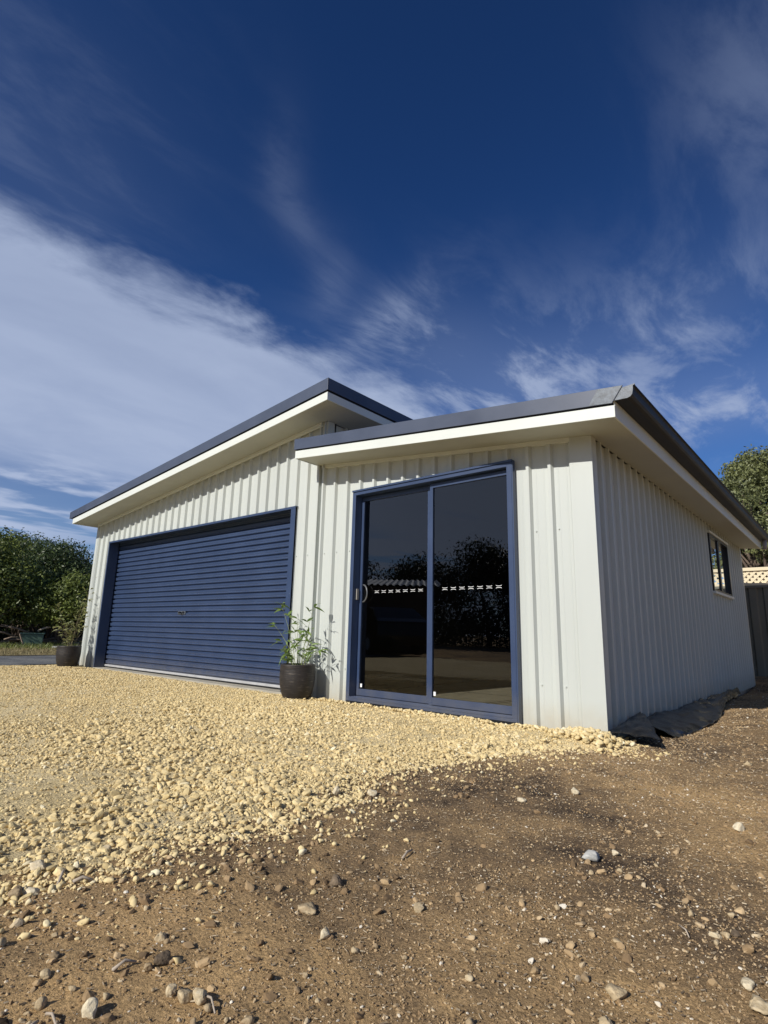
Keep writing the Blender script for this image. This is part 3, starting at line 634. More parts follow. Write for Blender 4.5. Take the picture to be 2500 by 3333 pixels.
# ---- roofs
def sloped(mb, x0, x1, y0, y1, fz, b0, b1):
    mb.hexa([(x0, y0, fz(x0)+b0), (x1, y0, fz(x1)+b0), (x1, y1, fz(x1)+b0), (x0, y1, fz(x0)+b0)], [(x0, y0, fz(x0)+b1), (x1, y0, fz(x1)+b1), (x1, y1, fz(x1)+b1), (x0, y1, fz(x0)+b1)])
    return mb
XL, XR, FY = -3.10, .305, -.345
lower = MB(); sloped(lower, XL, XR-.02, FY+.02, BY+.02, zf, .16, .195)
for k in range(18): sloped(lower, XL, XR+.02, .05+k*.38, .09+k*.38, zf, .195, .222)
rf = lower.build('roof', NAVYD, shed); rf['label'] = 'lower roof over the glass door side'
sf = MB(); sloped(sf, XL, 0.0-.001, FY+.014, .018, zf, .001, .012); sloped(sf, XL, XL+.05, FY+.014, -.05, zf, .001, .012)
sf.build('soffit', SOFF, shed)
sf = MB(); sloped(sf, 0.0, XR-.014, FY+.014, BY+.02, zf, .0012, .0125); sf.build('soffit', SOFF, shed)
fa = MB(); sloped(fa, XL, XR, FY, FY+.013, zf, 0, .088); fa.box(XL, XL+.012, FY+.014, -.05, zf(XL)+.0005, zf(XL)+.088); fa.build('fascia', FASC, shed, bevel=.002)['label'] = 'front fascia under the lower roof'
fa = MB(); fa.box(XR-.013, XR-.0005, FY+.0135, BY+.02, zf(XR), zf(XR)+.15); fa.build('fascia', FASC, shed, bevel=.002)['label'] = 'shaded side fascia under the gutter'
gp = MB(); sloped(gp, XL+.01, XR-.02, FY+.008, FY+.03, zf, .088, .20); gp.build('roof_edge_gap', DARK, shed)
def plate(mb, P, n):     # quad P with thickness vector n
    P = [Vector(p) for p in P]; n = Vector(n); return mb.hexa(P, [p+n for p in P])
bgm = MB(); plate(bgm, [(XL-.012, FY-.012, zf(XL)+.103), (.293, FY-.012, zf(.293)+.100), (.372, FY-.012, zf(.372)+.222), (XL-.012, FY-.012, zf(XL)+.224)], (0, .006, 0))
plate(bgm, [(XL-.012, FY-.006, zf(XL)+.103), (XL-.012, FY+.2, zf(XL)+.103), (XL-.012, FY+.2, zf(XL)+.224), (XL-.012, FY-.006, zf(XL)+.224)], (.005, 0, 0))
sloped(bgm, XL-.012, .36, FY-.006, FY+.09, zf, .218, .223)
bgm.build('barge_flashing', NAVYD, shed, bevel=.0015)['label'] = 'grey navy barge along the lower roof edge'
# scuffed patch at the end of that barge
sc = MB(); plate(sc, [(.13, FY-.0135, zf(.13)+.104), (.290, FY-.0135, zf(.290)+.101), (.366, FY-.0135, zf(.366)+.219), (.20, FY-.0135, zf(.20)+.221)], (0, .001, 0)); sc.build('scuffed_patch', GALV, shed)
# quad gutter along the right side
gu = MB(); prof = [(.3065, 2.352), (.3065, 2.286), (.333, 2.284), (.392, 2.284), (.412, 2.291), (.424, 2.305), (.429, 2.325), (.431, 2.352), (.437, 2.358), (.446, 2.360), (.447, 2.368), (.436, 2.370),
                         (.425, 2.366), (.423, 2.352), (.421, 2.325), (.415, 2.309), (.405, 2.298), (.39, 2.291), (.333, 2.290), (.312, 2.290), (.312, 2.352)]
gu.prism(prof, lambda p, t: (p[0], t, p[1]), FY+.004, BY+.03); gu.build('gutter', paint('grey_gutter', (.022, .024, .030), .55, .1, spec=.3), shed)
ec = MB(); ec.prism([(.296, 2.285), (.394, 2.281), (.415, 2.288), (.428, 2.303), (.434, 2.33), (.436, 2.362), (.449, 2.368), (.449, 2.374), (.345, 2.364)], lambda p, t: (p[0], t, p[1]), FY-.006, FY+.003); ec.build('gutter_end_cap', GALV, shed)
dp = MB(); dp.tube([(.37, BY-.1, 2.29), (.37, BY-.1, 2.14)], .032, 12); dp.build('downpipe', GREYT, shed, smooth=True)
# upper roof
HL, HR, HY = -8.96, -2.57, -.40
up = MB(); sloped(up, HL, HR-.01, HY+.02, BY+.02, zh, .17, .205)
for k in range(19): sloped(up, HL, HR-.012, -.3+k*.38, -.26+k*.38, zh, .205, .232)
up.build('roof', NAVYD, shed)['label'] = 'upper roof over the roller door side'
sf = MB(); sloped(sf, HL, UX, HY+.014, -.03, zh, .001, .012); sf.build('soffit', SOFF, shed)
sf = MB(); sloped(sf, UX+.001, HR-.014, HY+.014, BY+.02, zh, .0012, .0125); sf.build('soffit', SOFF, shed)
sf = MB(); sloped(sf, HL+.013, LX-.0125, -.03, BY+.02, zh, .001, .012); sf.build('soffit', SOFF, shed)
fa = MB(); sloped(fa, HL, HR, HY, HY+.013, zh, 0, .09); fa.build('fascia', FASC, shed, bevel=.002)['label'] = 'front fascia under the upper roof'
fa = MB(); fa.box(HR-.013, HR-.0005, HY+.0135, BY+.02, zh(HR), zh(HR)+.09); fa.build('fascia', FASC, shed, bevel=.002)['label'] = 'shaded fascia on the high side of the upper roof'
fa = MB(); fa.box(HL, HL+.012, HY+.0135, BY+.02, zh(HL), zh(HL)+.1); fa.build('fascia', FASC, shed)
gp = MB(); sloped(gp, HL+.01, HR-.008, HY+.008, HY+.03, zh, .09, .21); gp.box(HR-.03, HR-.008, HY+.035, BY, zh(HR)+.09, zh(HR)+.2); gp.build('roof_edge_gap', DARK, shed)
bgm = MB(); plate(bgm, [(HL-.13, HY-.012, zh(HL-.13)+.112), (HR+.012, HY-.012, zh(HR)+.108), (HR+.012, HY-.012, zh(HR)+.243), (HL-.14, HY-.012, zh(HL-.14)+.235)], (0, .006, 0)); sloped(bgm, HL-.1, HR, HY-.006, HY+.09, zh, .232, .2365)
bgm.build('barge_flashing', NAVYD, shed, bevel=.0015)['label'] = 'grey navy barge along the upper roof front'
bgm = MB(); bgm.box(HR+.006, HR+.012, HY-.0055, BY+.03, zh(HR)+.108, zh(HR)+.243); bgm.box(HR-.1, HR+.006, HY+.09, BY+.03, zh(HR)+.2385, zh(HR)+.2435)
bgm.build('barge_flashing', NAVYD, shed, bevel=.0015)['label'] = 'dark capping along the high side of the upper roof'
gu = MB(); gu.prism([(HL-(p[0]-.3065)-.001, p[1]-2.286+zh(HL)+.10) for p in prof], lambda p, t: (p[0], t, p[1]), HY-.005, BY+.03); gu.build('gutter', NAVYD, shed)

# ---- roller door
rd = empty('roller_door_dummy', (0, 0, 0)); bpy.data.objects.remove(rd)
CY = .15
prof = []; z = .045; pitch = .0755
while z < 2.10:
    for dz, dy in ((0, .023), (.009, .021), (.017, .006), (.022, -.001), (.032, -.0035), (.038, -.0015), (.044, -.0015), (.050, -.004), (.0685, -.005), (.0705, .023)): prof.append((z+dz, dy))
    z += pitch
prof = [p for p in prof if p[0] < 2.12]
mb = MB(); xs = (-8.42, -3.66)
vs = []; 
for zz_, dy in prof: vs += [(xs[0], CY+dy, zz_), (xs[1], CY+dy, zz_)]
mb.add(vs, [(2*i, 2*i+1, 2*i+3, 2*i+2) for i in range(len(prof)-1)])
door = mb.build('roller_door', NAVY, shed)
mb = MB(); mb.box(-8.42, -3.66, CY-.014, CY+.02, .020, .048); mb.build('bottom_bar', ALU, door, bevel=.002)
mb = MB(); mb.box(-8.42, -3.66, CY-.008, CY+.015, .0015, .0195); mb.build('bottom_gap_strip', RUBBER, door)  # shade of the gap under the bar, put in as a black strip
mb = MB(); mb.box(-6.07, -5.87, CY-.016, CY-.006, .852, .897); o = mb.build('lock_plate', GALV, door, bevel=.003)
mb = MB(); mb.box(-6.055, -5.995, CY-.0185, CY-.0165, .862, .890); mb.box(-5.945, -5.885, CY-.0185, CY-.0165, .862, .890); mb.tube([(-5.97, CY-.017, .876), (-5.97, CY-.045, .876)], .011, 10); mb.box(-5.99, -5.95, CY-.052, CY-.045, .865, .888); mb.build('handle', BLACKF, door)
for q in (-8.43, -3.665):
    mb = MB(); mb.box(q-.012 if q < -8 else q, q+.02 if q < -8 else q+.03, CY-.035, CY-.016, .0, 2.1); mb.build('guide', GREYT if q < -8 else NAVY, door)
# reveals and trims of the opening
mb = MB(); x0, x1, zt = RO[0], RO[1], RO[3]
mb.box(x0-.235, x0-.001, .125, .132, .001, zt); mb.box(x0-.004, x0+.002, -.026, .124, .001, zt)       # left reveal
mb.box(x0-.03, x0+.002, -.0300, -.0265, .001, zt+.001)
mb.build('door_jamb', NAVY, shed)['label'] = 'left navy reveal of the roller door'
mb = MB(); mb.box(x1-.075, x1+.004, -.032, -.026, .001, zt); mb.box(x1-.075, x1-.068, -.0255, .16, .001, zt); mb.build('door_jamb', NAVY, shed)['label'] = 'right navy face trim of the roller door'
mb = MB(); mb.box(x0-.03, x1+.01, -.034, .13, zt+.002, zt+.010); mb.box(x0-.02, x1+.004, -.0345, -.0305, zt-.018, zt+.0015); mb.box(x0-.02, x1+.004, .10, .108, zt+.0105, zt+.2); mb.build('door_head', NAVY, shed)
mb = MB(); mb.tube([(-8.6, .38, 2.22), (-3.5, .38, 2.22)], .2, 24); mb.build('roller_drum', NAVY, shed, smooth=False)
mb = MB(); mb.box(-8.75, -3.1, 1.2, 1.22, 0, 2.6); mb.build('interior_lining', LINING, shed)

# ---- glass sliding door
X0, X1, ZT = -2.475, -.655, 2.10
fr = MB()
fr.box(X0, X0+.034, -.045, .10, .012, ZT); fr.box(X1-.045, X1, -.045, .10, .012, ZT)
fr.box(X0+.034, X1-.045, -.045, .10, ZT-.042, ZT)
fr.box(X0+.001, X1-.001, -.047, .10, .012, .034)
for q in (-.045, -.012, .022, .055): fr.box(X0+.034, X1-.045, q, q+.006, .0345, .052)
fr.box(X0+.034, X1-.045, .064, .1, .0345, .07)
sd_ = fr.build('sliding_door', NAVY, shed, bevel=.002)
sd_['label'] = 'navy framed sliding glass door'
mb = MB(); mb.box(X0-.012, X0-.0005, -.042, .0, -.01, ZT+.004); mb.box(X1+.0005, X1+.012, -.042, .0, -.03, ZT+.004); mb.box(X0-.012, X1+.012, -.052, .0, ZT+.0045, ZT+.012); mb.box(X0-.012, X1+.012, -.056, -.0525, ZT-.006, ZT+.012)
mb.build('door_flashing', NAVY, shed)
mb = MB(); mb.box(X0+.0, X1, -.043, -.02, -.04, .0115); mb.build('door_flashing', BLACKF, shed)
def panel(name, xa, xb, y, sl, sr, label, zb=.058, zt=2.052, rb=.062, rt=.045):
    mb = MB(); mb.box(xa, xa+sl, y, y+.03, zb, zt); mb.box(xb-sr, xb, y, y+.03, zb, zt); mb.box(xa+sl, xb-sr, y+.0005, y+.0295, zb, zb+rb); mb.box(xa+sl, xb-sr, y+.0005, y+.0295, zt-rt, zt)
    p = mb.build('door_panel', NAVY, sd_, bevel=.0015); p['label'] = label
    gl = MB(); gl.add([(xa+sl, y+.015, zb+rb), (xb-sr, y+.015, zb+rb), (xb-sr, y+.015, zt-rt), (xa+sl, y+.015, zt-rt)], [(0, 1, 2, 3)]); g = gl.build('pane', GLASS, p)
    return p, (xa+sl, xb-sr, y)
def fix_parent(o, p):   # second level children: parent has its own offset
    pass
pl_, (la, lb, ly) = panel('door_panel', -2.435, -1.555, .052, .030, .03, 'left sliding panel with a curved pull handle')
pr_, (ra, rb_, ry) = panel('door_panel', -1.532, -.701, .012, .034, .012, 'right panel')
def decals(xs, xe, y, parent):
    n = 7; mb = MB(); st = (xe-xs-.058)/(n-1)
    for i in range(n):
        c = xs+.029+i*st; w = .027; zc = 1.058; hh = .014
        for sg in (1, -1):
            pts = []; 
            for j in range(9):
                t = -1+j/4; pts.append((c+t*w, zc+sg*(hh*(.60+.40*t**4))))
            lo = [(px_, pz-sg*.0036) for px_, pz in pts]
            for j in range(8): mb.add([(pts[j][0], y, pts[j][1]), (pts[j+1][0], y, pts[j+1][1]), (lo[j+1][0], y, lo[j+1][1]), (lo[j][0], y, lo[j][1])], [(0, 1, 2, 3)])
    o = mb.build('safety_markers', WDEC, parent); return o
decals(-2.24+.0, -1.64, ly+.011, pl_); decals(-1.398, -.80, ry+.011, pr_)
mb = MB(); P = []
for i in range(13):
    t = math.pi*i/12; P.append((-2.38+.075*math.sin(t), ly-.006-.022*math.sin(t), 1.045+.085*math.cos(t)))
mb.tube(P, .008, 8); mb.build('handle', paint('handle_grey', (.11, .115, .12), .3), pl_, smooth=True)
mb = MB(); mb.box(-2.434, -2.424, .0, .03, .98, 1.09); mb.build('latch', GREYT, sd_, bevel=.002)
for (xx, yy, pp) in ((la+.012, ly+.010, pl_), (ra+.012, ry+.010, pr_)):
    mb = MB(); mb.box(xx, xx+.022, yy-.001, yy+.003, .135, .168); mb.build('label_tag', WDEC, pp)

# ---- side window
wy0, wy1, wz0, wz1 = 4.19, 5.49, 1.30, 2.07
mb = MB(); mb.box(-.06, .022, wy0, wy0+.04, wz0, wz1); mb.box(-.06, .022, wy1-.04, wy1, wz0, wz1); mb.box(-.06, .022, wy0+.04, wy1-.04, wz1-.035, wz1); mb.box(-.06, .022, wy0+.04, wy1-.04, wz0, wz0+.03)
mb.box(-.03, .010, 4.78, 4.86, wz0+.03, wz1-.035)
wn_ = mb.build('window', BLACKF, shed, bevel=.002); wn_['label'] = 'small black framed sliding window high in the side wall'
for a, b, xx in ((wy0+.04, 4.78, -.005), (4.86, wy1-.04, -.018)):
    gl = MB(); gl.add([(xx, a, wz0+.03), (xx, b, wz0+.03), (xx, b, wz1-.035), (xx, a, wz1-.035)], [(0, 1, 2, 3)]); gl.build('pane', GLASSW, wn_)
mb = MB(); mb.box(-.02, .04, wy0-.02, wy1+.02, wz0-.035, wz0-.001); mb.build('window_sill', FASC, wn_, bevel=.003)
mb = MB(); mb.box(-.02, .035, wy0-.02, wy1+.02, wz1+.001, wz1+.03); mb.build('window_head', FASC, wn_, bevel=.003)

# fix child offsets: parts of parts were given absolute coordinates
for o in [x_ for x_ in bpy.data.objects if x_.parent and x_.parent.parent]:
    o.location = (0, 0, 0)

# ------------------------------------------------------------------ black membrane along the side wall
def grid_obj(name, fn, nu, nv, mat, parent=None, thick=.002):
    V = []; 
    for i in range(nu):
        for j in range(nv): V.append(fn(i/(nu-1), j/(nv-1)))
    Fs = [(i*nv+j, (i+1)*nv+j, (i+1)*nv+j+1, i*nv+j+1) for i in range(nu-1) for j in range(nv-1)]
    o = np_mesh(name, V, Fs, mat, smooth=True)
    m_ = o.modifiers.new('thick', 'SOLIDIFY'); m_.thickness = thick
    return o
def f1(u_, v_):      # folded corner flap
    A = np.array((.014, -.04, .025)); B = np.array((.385, -.15, .035)); C = np.array((.018, .72, .10)); D = np.array((.10, .60, .085))
    p = (1-v_)*((1-u_)*A+u_*B)+v_*((1-u_)*C+u_*D)
    bul = .035*math.sin(math.pi*min(1, u_*1.05))*(1-v_)**.5*math.sin(math.pi*min(1, v_*1.3+.12)); fold = .010*math.sin(7*v_+9*u_)*u_*(1-v_)
    return (p[0]+.012*float(fbm(np.array(u_*3), np.array(v_*5), 1.3, 3)), p[1], p[2]+bul+fold+.008*float(fbm(np.array(u_*5+3), np.array(v_*6), 1.6, 3)))
mem = grid_obj('plastic_sheet', f1, 30, 30, PLASTIC); tag(mem, 'folded black plastic membrane flap lifted off the ground at the shed corner', 'plastic sheet')
def f2(u_, v_):
    y = .50+4.6*u_; wd = .20+.05*math.sin(7*u_)+.10*math.sin(2.6*u_+1)-.14*u_*u_; x = .012+wd*v_
    h0 = float(H(.3, y)); z = (.022*(1-v_)**2+.0)+max(h0, -.05)*v_+.028*math.sin(math.pi*v_)*(.55+.45*math.sin(9*u_+2*v_))+.03*float(fbm(np.array(u_*16.), np.array(v_*2.2), 1., 4))+.016
    return (x, y+.03*math.sin(v_*5), z)
mem2 = grid_obj('plastic_sheet', f2, 160, 26, PLASTIC); tag(mem2, 'long crumpled black plastic membrane along the base of the side wall', 'plastic sheet')

# ------------------------------------------------------------------ fence behind
FYY = 7.9
fe = empty('fence', (1.5, FYY, .15), 'olive steel panel fence topped with cream lattice behind the shed', 'fence')
mb = MB(); xx = -3.0
while xx < 6.0:
    mb.add([(xx, FYY, .02), (xx+.10, FYY, .02), (xx+.125, FYY+.03, .02), (xx+.20, FYY+.03, .02), (xx+.225, FYY, .02), (xx, FYY, 1.62), (xx+.10, FYY, 1.62), (xx+.125, FYY+.03, 1.62), (xx+.2, FYY+.03, 1.62), (xx+.225, FYY, 1.62)], [(i, i+1, i+6, i+5) for i in range(4)]); xx += .225
mb.build('steel_panel', FENCE_G, fe)
mb = MB(); mb.box(-3, 6, FYY-.03, FYY+.04, 1.62, 1.66); mb.box(-3, 6, FYY-.03, FYY+.04, .02, .06); mb.build('rail', FENCE_G, fe)
mb = MB(); mb.box(-3, 6, FYY-.035, FYY+.035, 1.925, 1.985); mb.box(-3, 6, FYY-.03, FYY+.03, 1.661, 1.705); mb.build('lattice_rail', FENCE_C, fe, bevel=.003)
mb = MB(); w_ = .029; p_ = .105; zb_, zt_ = 1.705, 1.925; hh = zt_-zb_; xx = -3.3
while xx < 6.0:
    for sg, yy in ((1, -.006), (-1, .002)):
        a = xx if sg > 0 else xx+hh; b = xx+hh if sg > 0 else xx
        mb.hexa([(a-w_, FYY+yy, zb_), (a+w_, FYY+yy, zb_), (a+w_, FYY+yy+.007, zb_), (a-w_, FYY+yy+.007, zb_)], [(b-w_, FYY+yy, zt_), (b+w_, FYY+yy, zt_), (b+w_, FYY+yy+.007, zt_), (b-w_, FYY+yy+.007, zt_)])
    xx += p_
mb.build('lattice', FENCE_C, fe)
for xx in (-2.4, .95, 3.3, 5.6):
    mb = MB(); mb.box(xx-.03, xx+.03, FYY-.036, FYY+.045, .0, 2.0); mb.build('post', FENCE_G, fe)

# ------------------------------------------------------------------ foliage
def leaves(P, Nrm, size, aspect=.42):
    """diamond leaves (two tris as a quad) at P with random orientation biased by Nrm"""
    n = len(P); a = rng.normal(size=(n, 3)); a /= np.linalg.norm(a, axis=1, keepdims=True)
    nn = rng.normal(size=(n, 3))*.75+Nrm; nn /= np.linalg.norm(nn, axis=1, keepdims=True)
    t = np.cross(nn, a); t /= np.linalg.norm(t, axis=1, keepdims=True)+1e-9; b = np.cross(nn, t); s = size[:, None]
    V = np.stack([P-t*s*.5, P+b*s*aspect*.5+t*s*.05, P+t*s*.5, P-b*s*aspect*.5+t*s*.05], 1)
    return V.reshape(-1, 3), (np.arange(n)*4)[:, None]+np.arange(4)[None]
def crown(name, clumps, n, size, mat, parent, shell=.55, aspect=.45, zmin=None, tintbase=.5):
    """clumps: list of (x,y,z,rx,ry,rz)"""
    C = np.array(clumps); vol = (C[:, 3]*C[:, 4]*C[:, 5])**.67; pr = vol/vol.sum(); pick = rng.choice(len(C), n, p=pr)
    dirs = rng.normal(size=(n, 3)); dirs /= np.linalg.norm(dirs, axis=1, keepdims=True); rr = shell+(1.02-shell)*rng.random(n)**.6
    # second level clumping
    lump = 1+.22*np.sin(dirs[:, 0]*5+pick)*np.sin(dirs[:, 1]*6+pick*2)*np.sin(dirs[:, 2]*5+pick*3)
    P = C[pick, :3]+dirs*C[pick, 3:6]*(rr*lump)[:, None] + rng.normal(size=(n, 3))*size*.6
    if zmin is not None: k = P[:, 2] > zmin; P = P[k]; dirs = dirs[k]; pick = pick[k]
    n = len(P); ct = rng.random(len(C))
    V, Fc = leaves(P, dirs+np.array([0, 0, .35]), size*(.7+.7*rng.random(n)), aspect)
    tint = np.clip(tintbase+.38*(ct[pick]-.5)+.2*rng.normal(size=n), 0, 1)
    return np_mesh(name, V, Fc, mat, np.repeat(tint, 4), parent=parent)
def tree(name, base, height, rad, mat, label, cat, group=None, n=9000, leaf=.10, trunks=3, nclump=26, crown_lo=.15, flat=1.0, barkm=None, tb=.5, limbs=9, sizes=(.22, .42)):
    base = Vector(base); t = empty(name, base, label, cat, group); cl_ = []; mb = MB(); ph = rng.random(3)*6.28; dark_in = 0
    for i in range(nclump):
        a = rng.random()*6.283; q = math.sqrt(rng.random()); h = crown_lo+(1-crown_lo)*rng.random()**.8
        env = math.sin(math.pi*min(1, .25+.72*h))**.6
        rr = rad*q*env*.80*(1+.22*math.sin(3*a+ph[0]+4*h)+.14*math.sin(7*a+ph[1]-6*h)); s = rad*(sizes[0]+(sizes[1]-sizes[0])*rng.random())
        cz = min(h*height*(1-.13*q+.09*math.sin(5*a+ph[2])), height-s*.6)
        cl_.append((base.x+rr*math.cos(a), base.y+rr*math.sin(a), base.z+cz, s*1.1, s*1.1, s*.8*flat))
    crown('crown', cl_, n, leaf, mat, t, tintbase=tb)
    for i in range(limbs):
        c = cl_[rng.integers(len(cl_))]; o0 = Vector((base.x+rng.normal()*.08*trunks*rad*.3, base.y+rng.normal()*.08*trunks*rad*.3, base.z-.1)); e = Vector(c[:3])
        m1 = o0.lerp(e, .35)+Vector((rng.normal()*.12, rng.normal()*.12, height*.10)); m2 = o0.lerp(e, .72)+Vector((rng.normal()*.15, rng.normal()*.15, height*.06))
        r0 = height*.014*(1.4 if i < trunks else .8); mb.tube([o0, m1, m2, e], [r0, r0*.75, r0*.45, r0*.12], 7)
    mb.build('trunk', barkm or BARK, t, smooth=True)
    return t
# left mass, ray placed, roughly 19-26 m off
def gat(X_, dist): p = at(X_, 2000, dist); return (p.x, p.y, 0)
T = [(-70, 20.5, 3.35, 1.9, L_YG, 'bushy tree with yellow green sprays at the far left edge'), (60, 23.5, 3.7, 2.3, L_DK, 'tall dark green bush behind the green tub'),
     (165, 22.5, 3.45, 1.8, L_DK, 'rounded dark bush rising left of the shed corner'), (245, 25.5, 2.75, 1.8, L_DK, 'lower dark bush sloping down towards the shed corner'),
     (225, 20.0, 2.3, 1.1, L_YG, 'low yellow green shrub beside the left pot plant')]
for X_, dist, hgt, rad, mt, lab in T:
    tree('bush', gat(X_, dist), hgt, rad, mt, lab, 'bush', 'bushes left of the shed', n=24000 if rad > 1.5 else 10000, leaf=.095, nclump=60, crown_lo=.30 if mt is L_DK else .35, tb=.45)
for X_, dist, hgt in ((-160, 30, 4.1), (20, 30, 4.2), (170, 31, 3.7), (300, 33, 2.6), (480, 36, 2.6)):
    tree('tree', gat(X_, dist), hgt, 3.2, L_BK, 'dark tree in the row behind the left bushes', 'tree', 'dark trees behind the left bushes', n=9000, leaf=.26, nclump=30, crown_lo=.05, tb=.3, limbs=3)
# right trees behind the fence
tree('tree', gat(2540, 17), at(2480, 1440, 17).z-.3, 2.9, L_OL, 'olive green tree with bare limbs showing above the lattice fence', 'tree', n=52000, leaf=.08, nclump=230, crown_lo=.46, tb=.6, limbs=60, sizes=(.05, .13))
tree('tree', gat(2430, 20.5), at(2400, 1540, 20.5).z-.2, 2.4, L_OL, 'second olive tree mostly hidden behind the shed roof', 'tree', n=30000, leaf=.08, nclump=150, crown_lo=.45, tb=.55, limbs=40, sizes=(.06, .14))
tree('tree', (6.0, 18.5, 0), 7.5, 3.0, L_OL, 'olive tree behind the fence past the right edge', 'tree', n=9000, leaf=.14, nclump=40, crown_lo=.3, tb=.45, limbs=10, sizes=(.14, .28))
# trees behind the photographer, seen mirrored in the glass
for i, (x_, y_, h_) in enumerate([(-34, -22, 5.8), (-27, -24, 6.6), (-21.5, -26, 5.7), (-17, -28, 6.6), (-12.2, -28, 5.9), (-7, -30, 6.9), (-1.5, -30, 5.6), (3, -31, 6.2), (9, -30, 5.8)]):
    tree('tree', (x_, y_, 0), h_, 4.4, L_BK, 'dark tree mirrored in the glass door', 'tree', 'dark trees mirrored in the glass door', n=22000, leaf=.2, nclump=44, crown_lo=.0, tb=.35, limbs=3)
for i, (x_, y_, h_) in enumerate([(-20.5, -6.5, 6.2), (-24.5, -5.5, 6.6), (-28.5, -6, 6.4)]):  # unseen trees added outside the frame to shade the lower bushes
    tree('tree', (x_, y_, 0), h_, 2.6, L_DK, 'unseen leafy tree added out on the left to shade the foot of the bushes', 'tree', 'added trees shading the left bushes', n=9000, leaf=.22, nclump=40, crown_lo=.2, tb=.4, limbs=5)
# dry grass blades left
n = 16000; P0 = []
x = -12.2-9*rng.random(n); y = -3+9.5*rng.random(n); a = rng.random(n)*6.28; hgt = .03+.10*rng.random(n)**2*(1+.8*smooth(-17, -19, x)); w = .006
V = np.stack([np.stack([x-np.cos(a)*w, y-np.sin(a)*w, np.full(n, .015)], -1), np.stack([x+np.cos(a)*w, y+np.sin(a)*w, np.full(n, .015)], -1), np.stack([x+rng.normal(size=n)*.05, y+rng.normal(size=n)*.05, .015+hgt], -1)], 1).reshape(-1, 3)
o = np_mesh('grass', V, (np.arange(n)*3)[:, None]+np.arange(3)[None], L_GR, np.repeat(rng.random(n), 3)); tag(o, 'short dry grass on the lawn left of the shed', 'grass', kind='stuff')
# green leafy tufts by the tub
n = 1500; c = gat(95, 19.0); x = c[0]+rng.normal(size=n)*.7; y = c[1]+rng.normal(size=n)*.9; a = rng.random(n)*6.28; w = .01
V = np.stack([np.stack([x-np.cos(a)*w, y-np.sin(a)*w, np.full(n, .015)], -1), np.stack([x+np.cos(a)*w, y+np.sin(a)*w, np.full(n, .015)], -1), np.stack([x+rng.normal(size=n)*.06, y+rng.normal(size=n)*.06, .05+.15*rng.random(n)], -1)], 1).reshape(-1, 3)
o = np_mesh('grass', V, (np.arange(n)*3)[:, None]+np.arange(3)[None], L_YG, np.repeat(rng.random(n), 3)); tag(o, 'green grass tuft in front of the green tub', 'grass', kind='stuff')

# ------------------------------------------------------------------ clutter at left
g0 = Vector(gat(118, 19.6))
vdir = Vector((g0.x-CAM.x, g0.y-CAM.y, 0)).normalized(); side = Vector((vdir.y, -vdir.x, 0))   # side = to the right in view
def loc(rx, fy, z): return g0+side*rx+vdir*fy+Vector((0, 0, z))
tub = empty('tub', loc(0, 0, .0), 'faded green plastic tub among timber under the bushes', 'tub')
mb = MB(); mb.hexa([loc(-.24, -.2, .02), loc(.26, -.2, .02), loc(.26, .2, .02), loc(-.24, .2, .02)], [loc(-.31, -.24, .38), loc(.27, -.24, .38), loc(.27, .24, .38), loc(-.31, .24, .38)]); mb.build('tub_body', GREEN, tub, bevel=.02)
mb = MB(); mb.hexa([loc(-.33, -.26, .382), loc(.29, -.26, .382), loc(.29, .26, .382), loc(-.33, .26, .382)], [loc(-.33, -.26, .42), loc(.29, -.26, .42), loc(.29, .26, .42), loc(-.33, .26, .42)]); mb.build('tub_rim', GREEN, tub, bevel=.01)
mb = MB(); mb.tube([loc(-.33, -.30, .40), loc(-.18, -.31, .03)], .022, 4); o = mb.build('timber', WOOD); tag(o, 'dark stick leaning across the front of the green tub', 'timber')
for (a, b, rr, mt, lab) in [((-.85, .5, .62), (-.05, .4, .40), .035, WOOD, 'brown branch sloping down to the green tub from the left'), ((.1, .1, .47), (.42, .1, .60), .03, WOODL, 'short pale branch stub lying on top of the green tub'),
                            ((.55, .3, .50), (1.15, .35, .54), .045, WOODL, 'pale split log lying right of the green tub'), ((-.7, .1, .22), (-.35, 0, .30), .02, WOOD, 'thin branch left of the green tub'), ((-1.0, .3, .45), (-.45, .5, .30), .03, WOOD, 'second brown branch low in the timber pile')]:
    p0, p1 = loc(*a), loc(*b); mid = p0.lerp(p1, .5)+Vector((0, 0, .03)); o = MB().tube([p0, mid, p1], [rr, rr*.9, rr*.7], 8).build('timber', mt, smooth=True); tag(o, lab, 'timber')
mb = MB()
for i in range(14): p0 = loc(-1.2+.2*i, .9+.1*(i % 3), .05+.05*(i % 4)); mb.tube([p0, p0+side*(.7+.1*(i % 3))+Vector((0, 0, .08*((i % 3)-1)+.1))], .035, 6)
o = mb.build('woodpile', WOOD, smooth=True); tag(o, 'tangled heap of dark branches under the bushes', 'woodpile')
